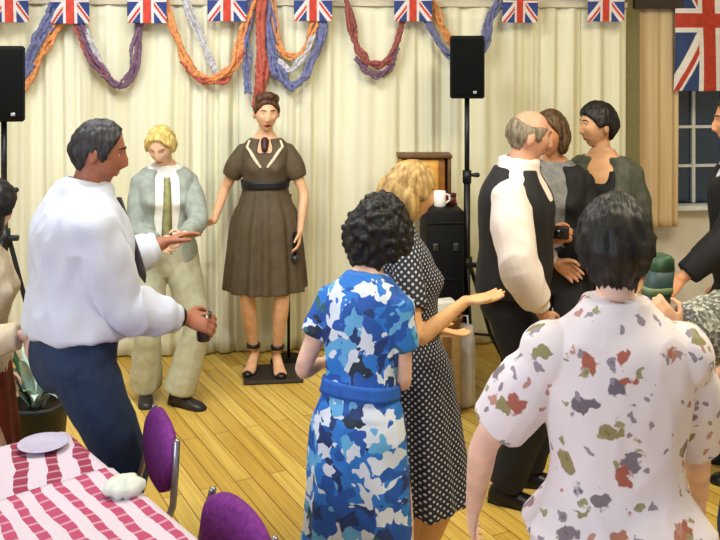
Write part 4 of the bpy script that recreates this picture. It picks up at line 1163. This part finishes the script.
# green bag in that hand
pb2 = P(655, 333, 2.86)
gb = empty('handbag', 'dark green handbag with a paler band, right of the dark head in front', 'handbag', pb2, rz=R(15))
hb2 = 78/FP*2.86
b = MB(); rings = []
for q, w, dx in ((0, .036, -.010), (.04, .044, -.010), (.3, .046, -.004), (.55, .045, .008), (.8, .040, .022), (.95, .028, .030), (1, .012, .032)):
    rings.append([Vector((dx+w*math.copysign(abs(math.cos(a))**.7, math.cos(a)), .035*math.copysign(abs(math.sin(a))**.7, math.sin(a)), hb2*q)) for a in np.linspace(0, 2*PI, 28, endpoint=False)])
b.loft(rings[:5]); b.build('bag_body', mat('bag_teal', (40, 62, 60), .5, .15), gb)
b = MB(); b.loft([[p_*1.0+Vector((0, 0, 0)) for p_ in r_] for r_ in rings[4:]]); b.build('flap', mat('bag_green', (54, 84, 54), .5, .15), gb)
b = MB(); b.loft([[Vector((.010+(p_.x-.010)*1.04, p_.y*1.05, hb2*.52)) for p_ in rings[3]], [Vector((.012+(p_.x-.010)*1.04, p_.y*1.05, hb2*.60)) for p_ in rings[3]]]); b.build('band', mat('bag_band', (110, 128, 84), .5), gb)

# --- the woman at the left edge
p = Person('woman with dark hair, beige top and rust skirt cut by the left edge', -1.475, 3.44, 1.48, 100, False, lean=4, head=(45, 8, 0), fat=1.05,
           hands=(P(29, 334, 3.26), None), poles=((-.4, -.3, -1), None), hdirs=((.25, 0, -1), None), feet=[(-.09, 0, -6), (.09, 0, 6)])
p.body(skin('skin_fair', (232, 190, 166)), brow=(40, 30, 26))
p.hair(hairmat('hair_black', (10, 10, 12), (44, 38, 34)), th=.026, extra=lambda b, H_, s: (b.ell(H_((0, .05, -.04)), (.085, .065, .11)), b.ell(H_((.06, .01, -.05)), (.03, .055, .085)), b.ell(H_((-.06, .01, -.05)), (.03, .055, .085))))
p.top('jumper', mat('jumper_beige', (214, 196, 164), .9, .05, 30, .2), .51, .84, off=.022, sleeve=1.82, sl_add=.02, fold=.008, seed=61)
b = MB(); p.skirt(b, .60, .36, .05, .05, pleats=9, pamp=.012, start_off=.012); b.build('skirt', mat('skirt_rust', (112, 44, 24), .8, .2, 14), p.root, remesh=.007, smooth=2)
p.shoes(mat('shoe_black', (22, 20, 20)), low=True)

# --- the woman in the floral blouse, nearest the camera
p = Person('dark-haired woman in a cream floral blouse, back turned, nearest at lower right', .588, 2.06, 1.625, 178, False, lean=2, head=(-16, 3, 0), fat=1.08,
           hands=(P(700, 500, 2.30), P(474, 506, 2.24)), poles=((.25, -.4, -1), (-1.1, -.25, -.5)), curl=(.5, .5), feet=[(-.09, 0, -6), (.09, 0, 6)])
p.body(skin('skin_fair', (232, 190, 166)), brow=(30, 24, 22))
p.hair(hairmat('hair_darkbrown', (12, 12, 13), (44, 40, 33), 42), th=.024, thk=lambda phi, z, d: .020+.014*sstep(phi, 1.2, 2.6)*(1-abs(z-.1)), amp=.004, tab=[(0, .55), (.45, .50), (.8, .34), (1.1, .16), (1.28, -.1), (1.42, .1), (1.75, .12), (2.0, -.3), (2.4, -.80), (PI, -.90)])
p.top('blouse', floral_mat(), .545, .866, off=lambda f, t: .016+.03*sstep(.60-f, 0, .055), sleeve=(.98, .80), sl_add=.020, puff=.008, fold=.006, seed=71, voxel=.006, shoulder=.030)
b = MB()
p.skirt(b, .585, .42, .06, .06, pleats=9, pamp=.012, start_off=.010); b.build('skirt', mat('skirt_cream', (226, 218, 220), .8, .04), p.root, remesh=.007, smooth=2)
p.shoes(mat('shoe_tan', (130, 90, 60)), low=True)

# ================================================================== LIGHT
w = bpy.data.worlds.new('world'); SC.world = w; w.use_nodes = True
w.node_tree.nodes['Background'].inputs[0].default_value = lin((208, 220, 255)); w.node_tree.nodes['Background'].inputs[1].default_value = 0.72
def area(name, loc, tgt, sx, sy, energy, col):
    l = bpy.data.lights.new(name, 'AREA'); l.shape = 'RECTANGLE'; l.size = sx; l.size_y = sy; l.energy = energy; l.color = col
    o = bpy.data.objects.new(name, l); COL.objects.link(o); o.location = loc
    o.rotation_euler = (Vector(tgt)-Vector(loc)).to_track_quat('-Z', 'Y').to_euler(); return o
area('hall_window_light', (-3.7, -0.6, 2.3), (0, 3.6, 1.0), 2.4, 2.0, 185, (.74, .84, 1.0))
area('ceiling_lamp', (1.6, 2.6, 3.6), (1.4, 3.6, 0), 1.6, 1.0, 95, (1.0, .92, .70))
area('ceiling_lamp', (-1.2, 3.6, 3.6), (-1.0, 4.6, 0), 1.6, 1.0, 95, (.95, .98, 1.0))
def spot(name, loc, tgt, e, ang, col, r=.08):
    l = bpy.data.lights.new(name, 'SPOT'); l.energy = e; l.spot_size = R(ang); l.spot_blend = .8; l.color = col; l.shadow_soft_size = r
    o = bpy.data.objects.new(name, l); COL.objects.link(o); o.location = loc
    o.rotation_euler = (Vector(tgt)-Vector(loc)).to_track_quat('-Z', 'Y').to_euler()
spot('stage_spotlight', (-.4, 2.2, 3.5), (-.9, 5.9, .9), 165, 52, (.78, .88, 1.0))
spot('stage_spotlight', (1.2, 1.6, 3.5), (1.0, 5.9, 1.2), 92, 55, (1.0, .89, .52))
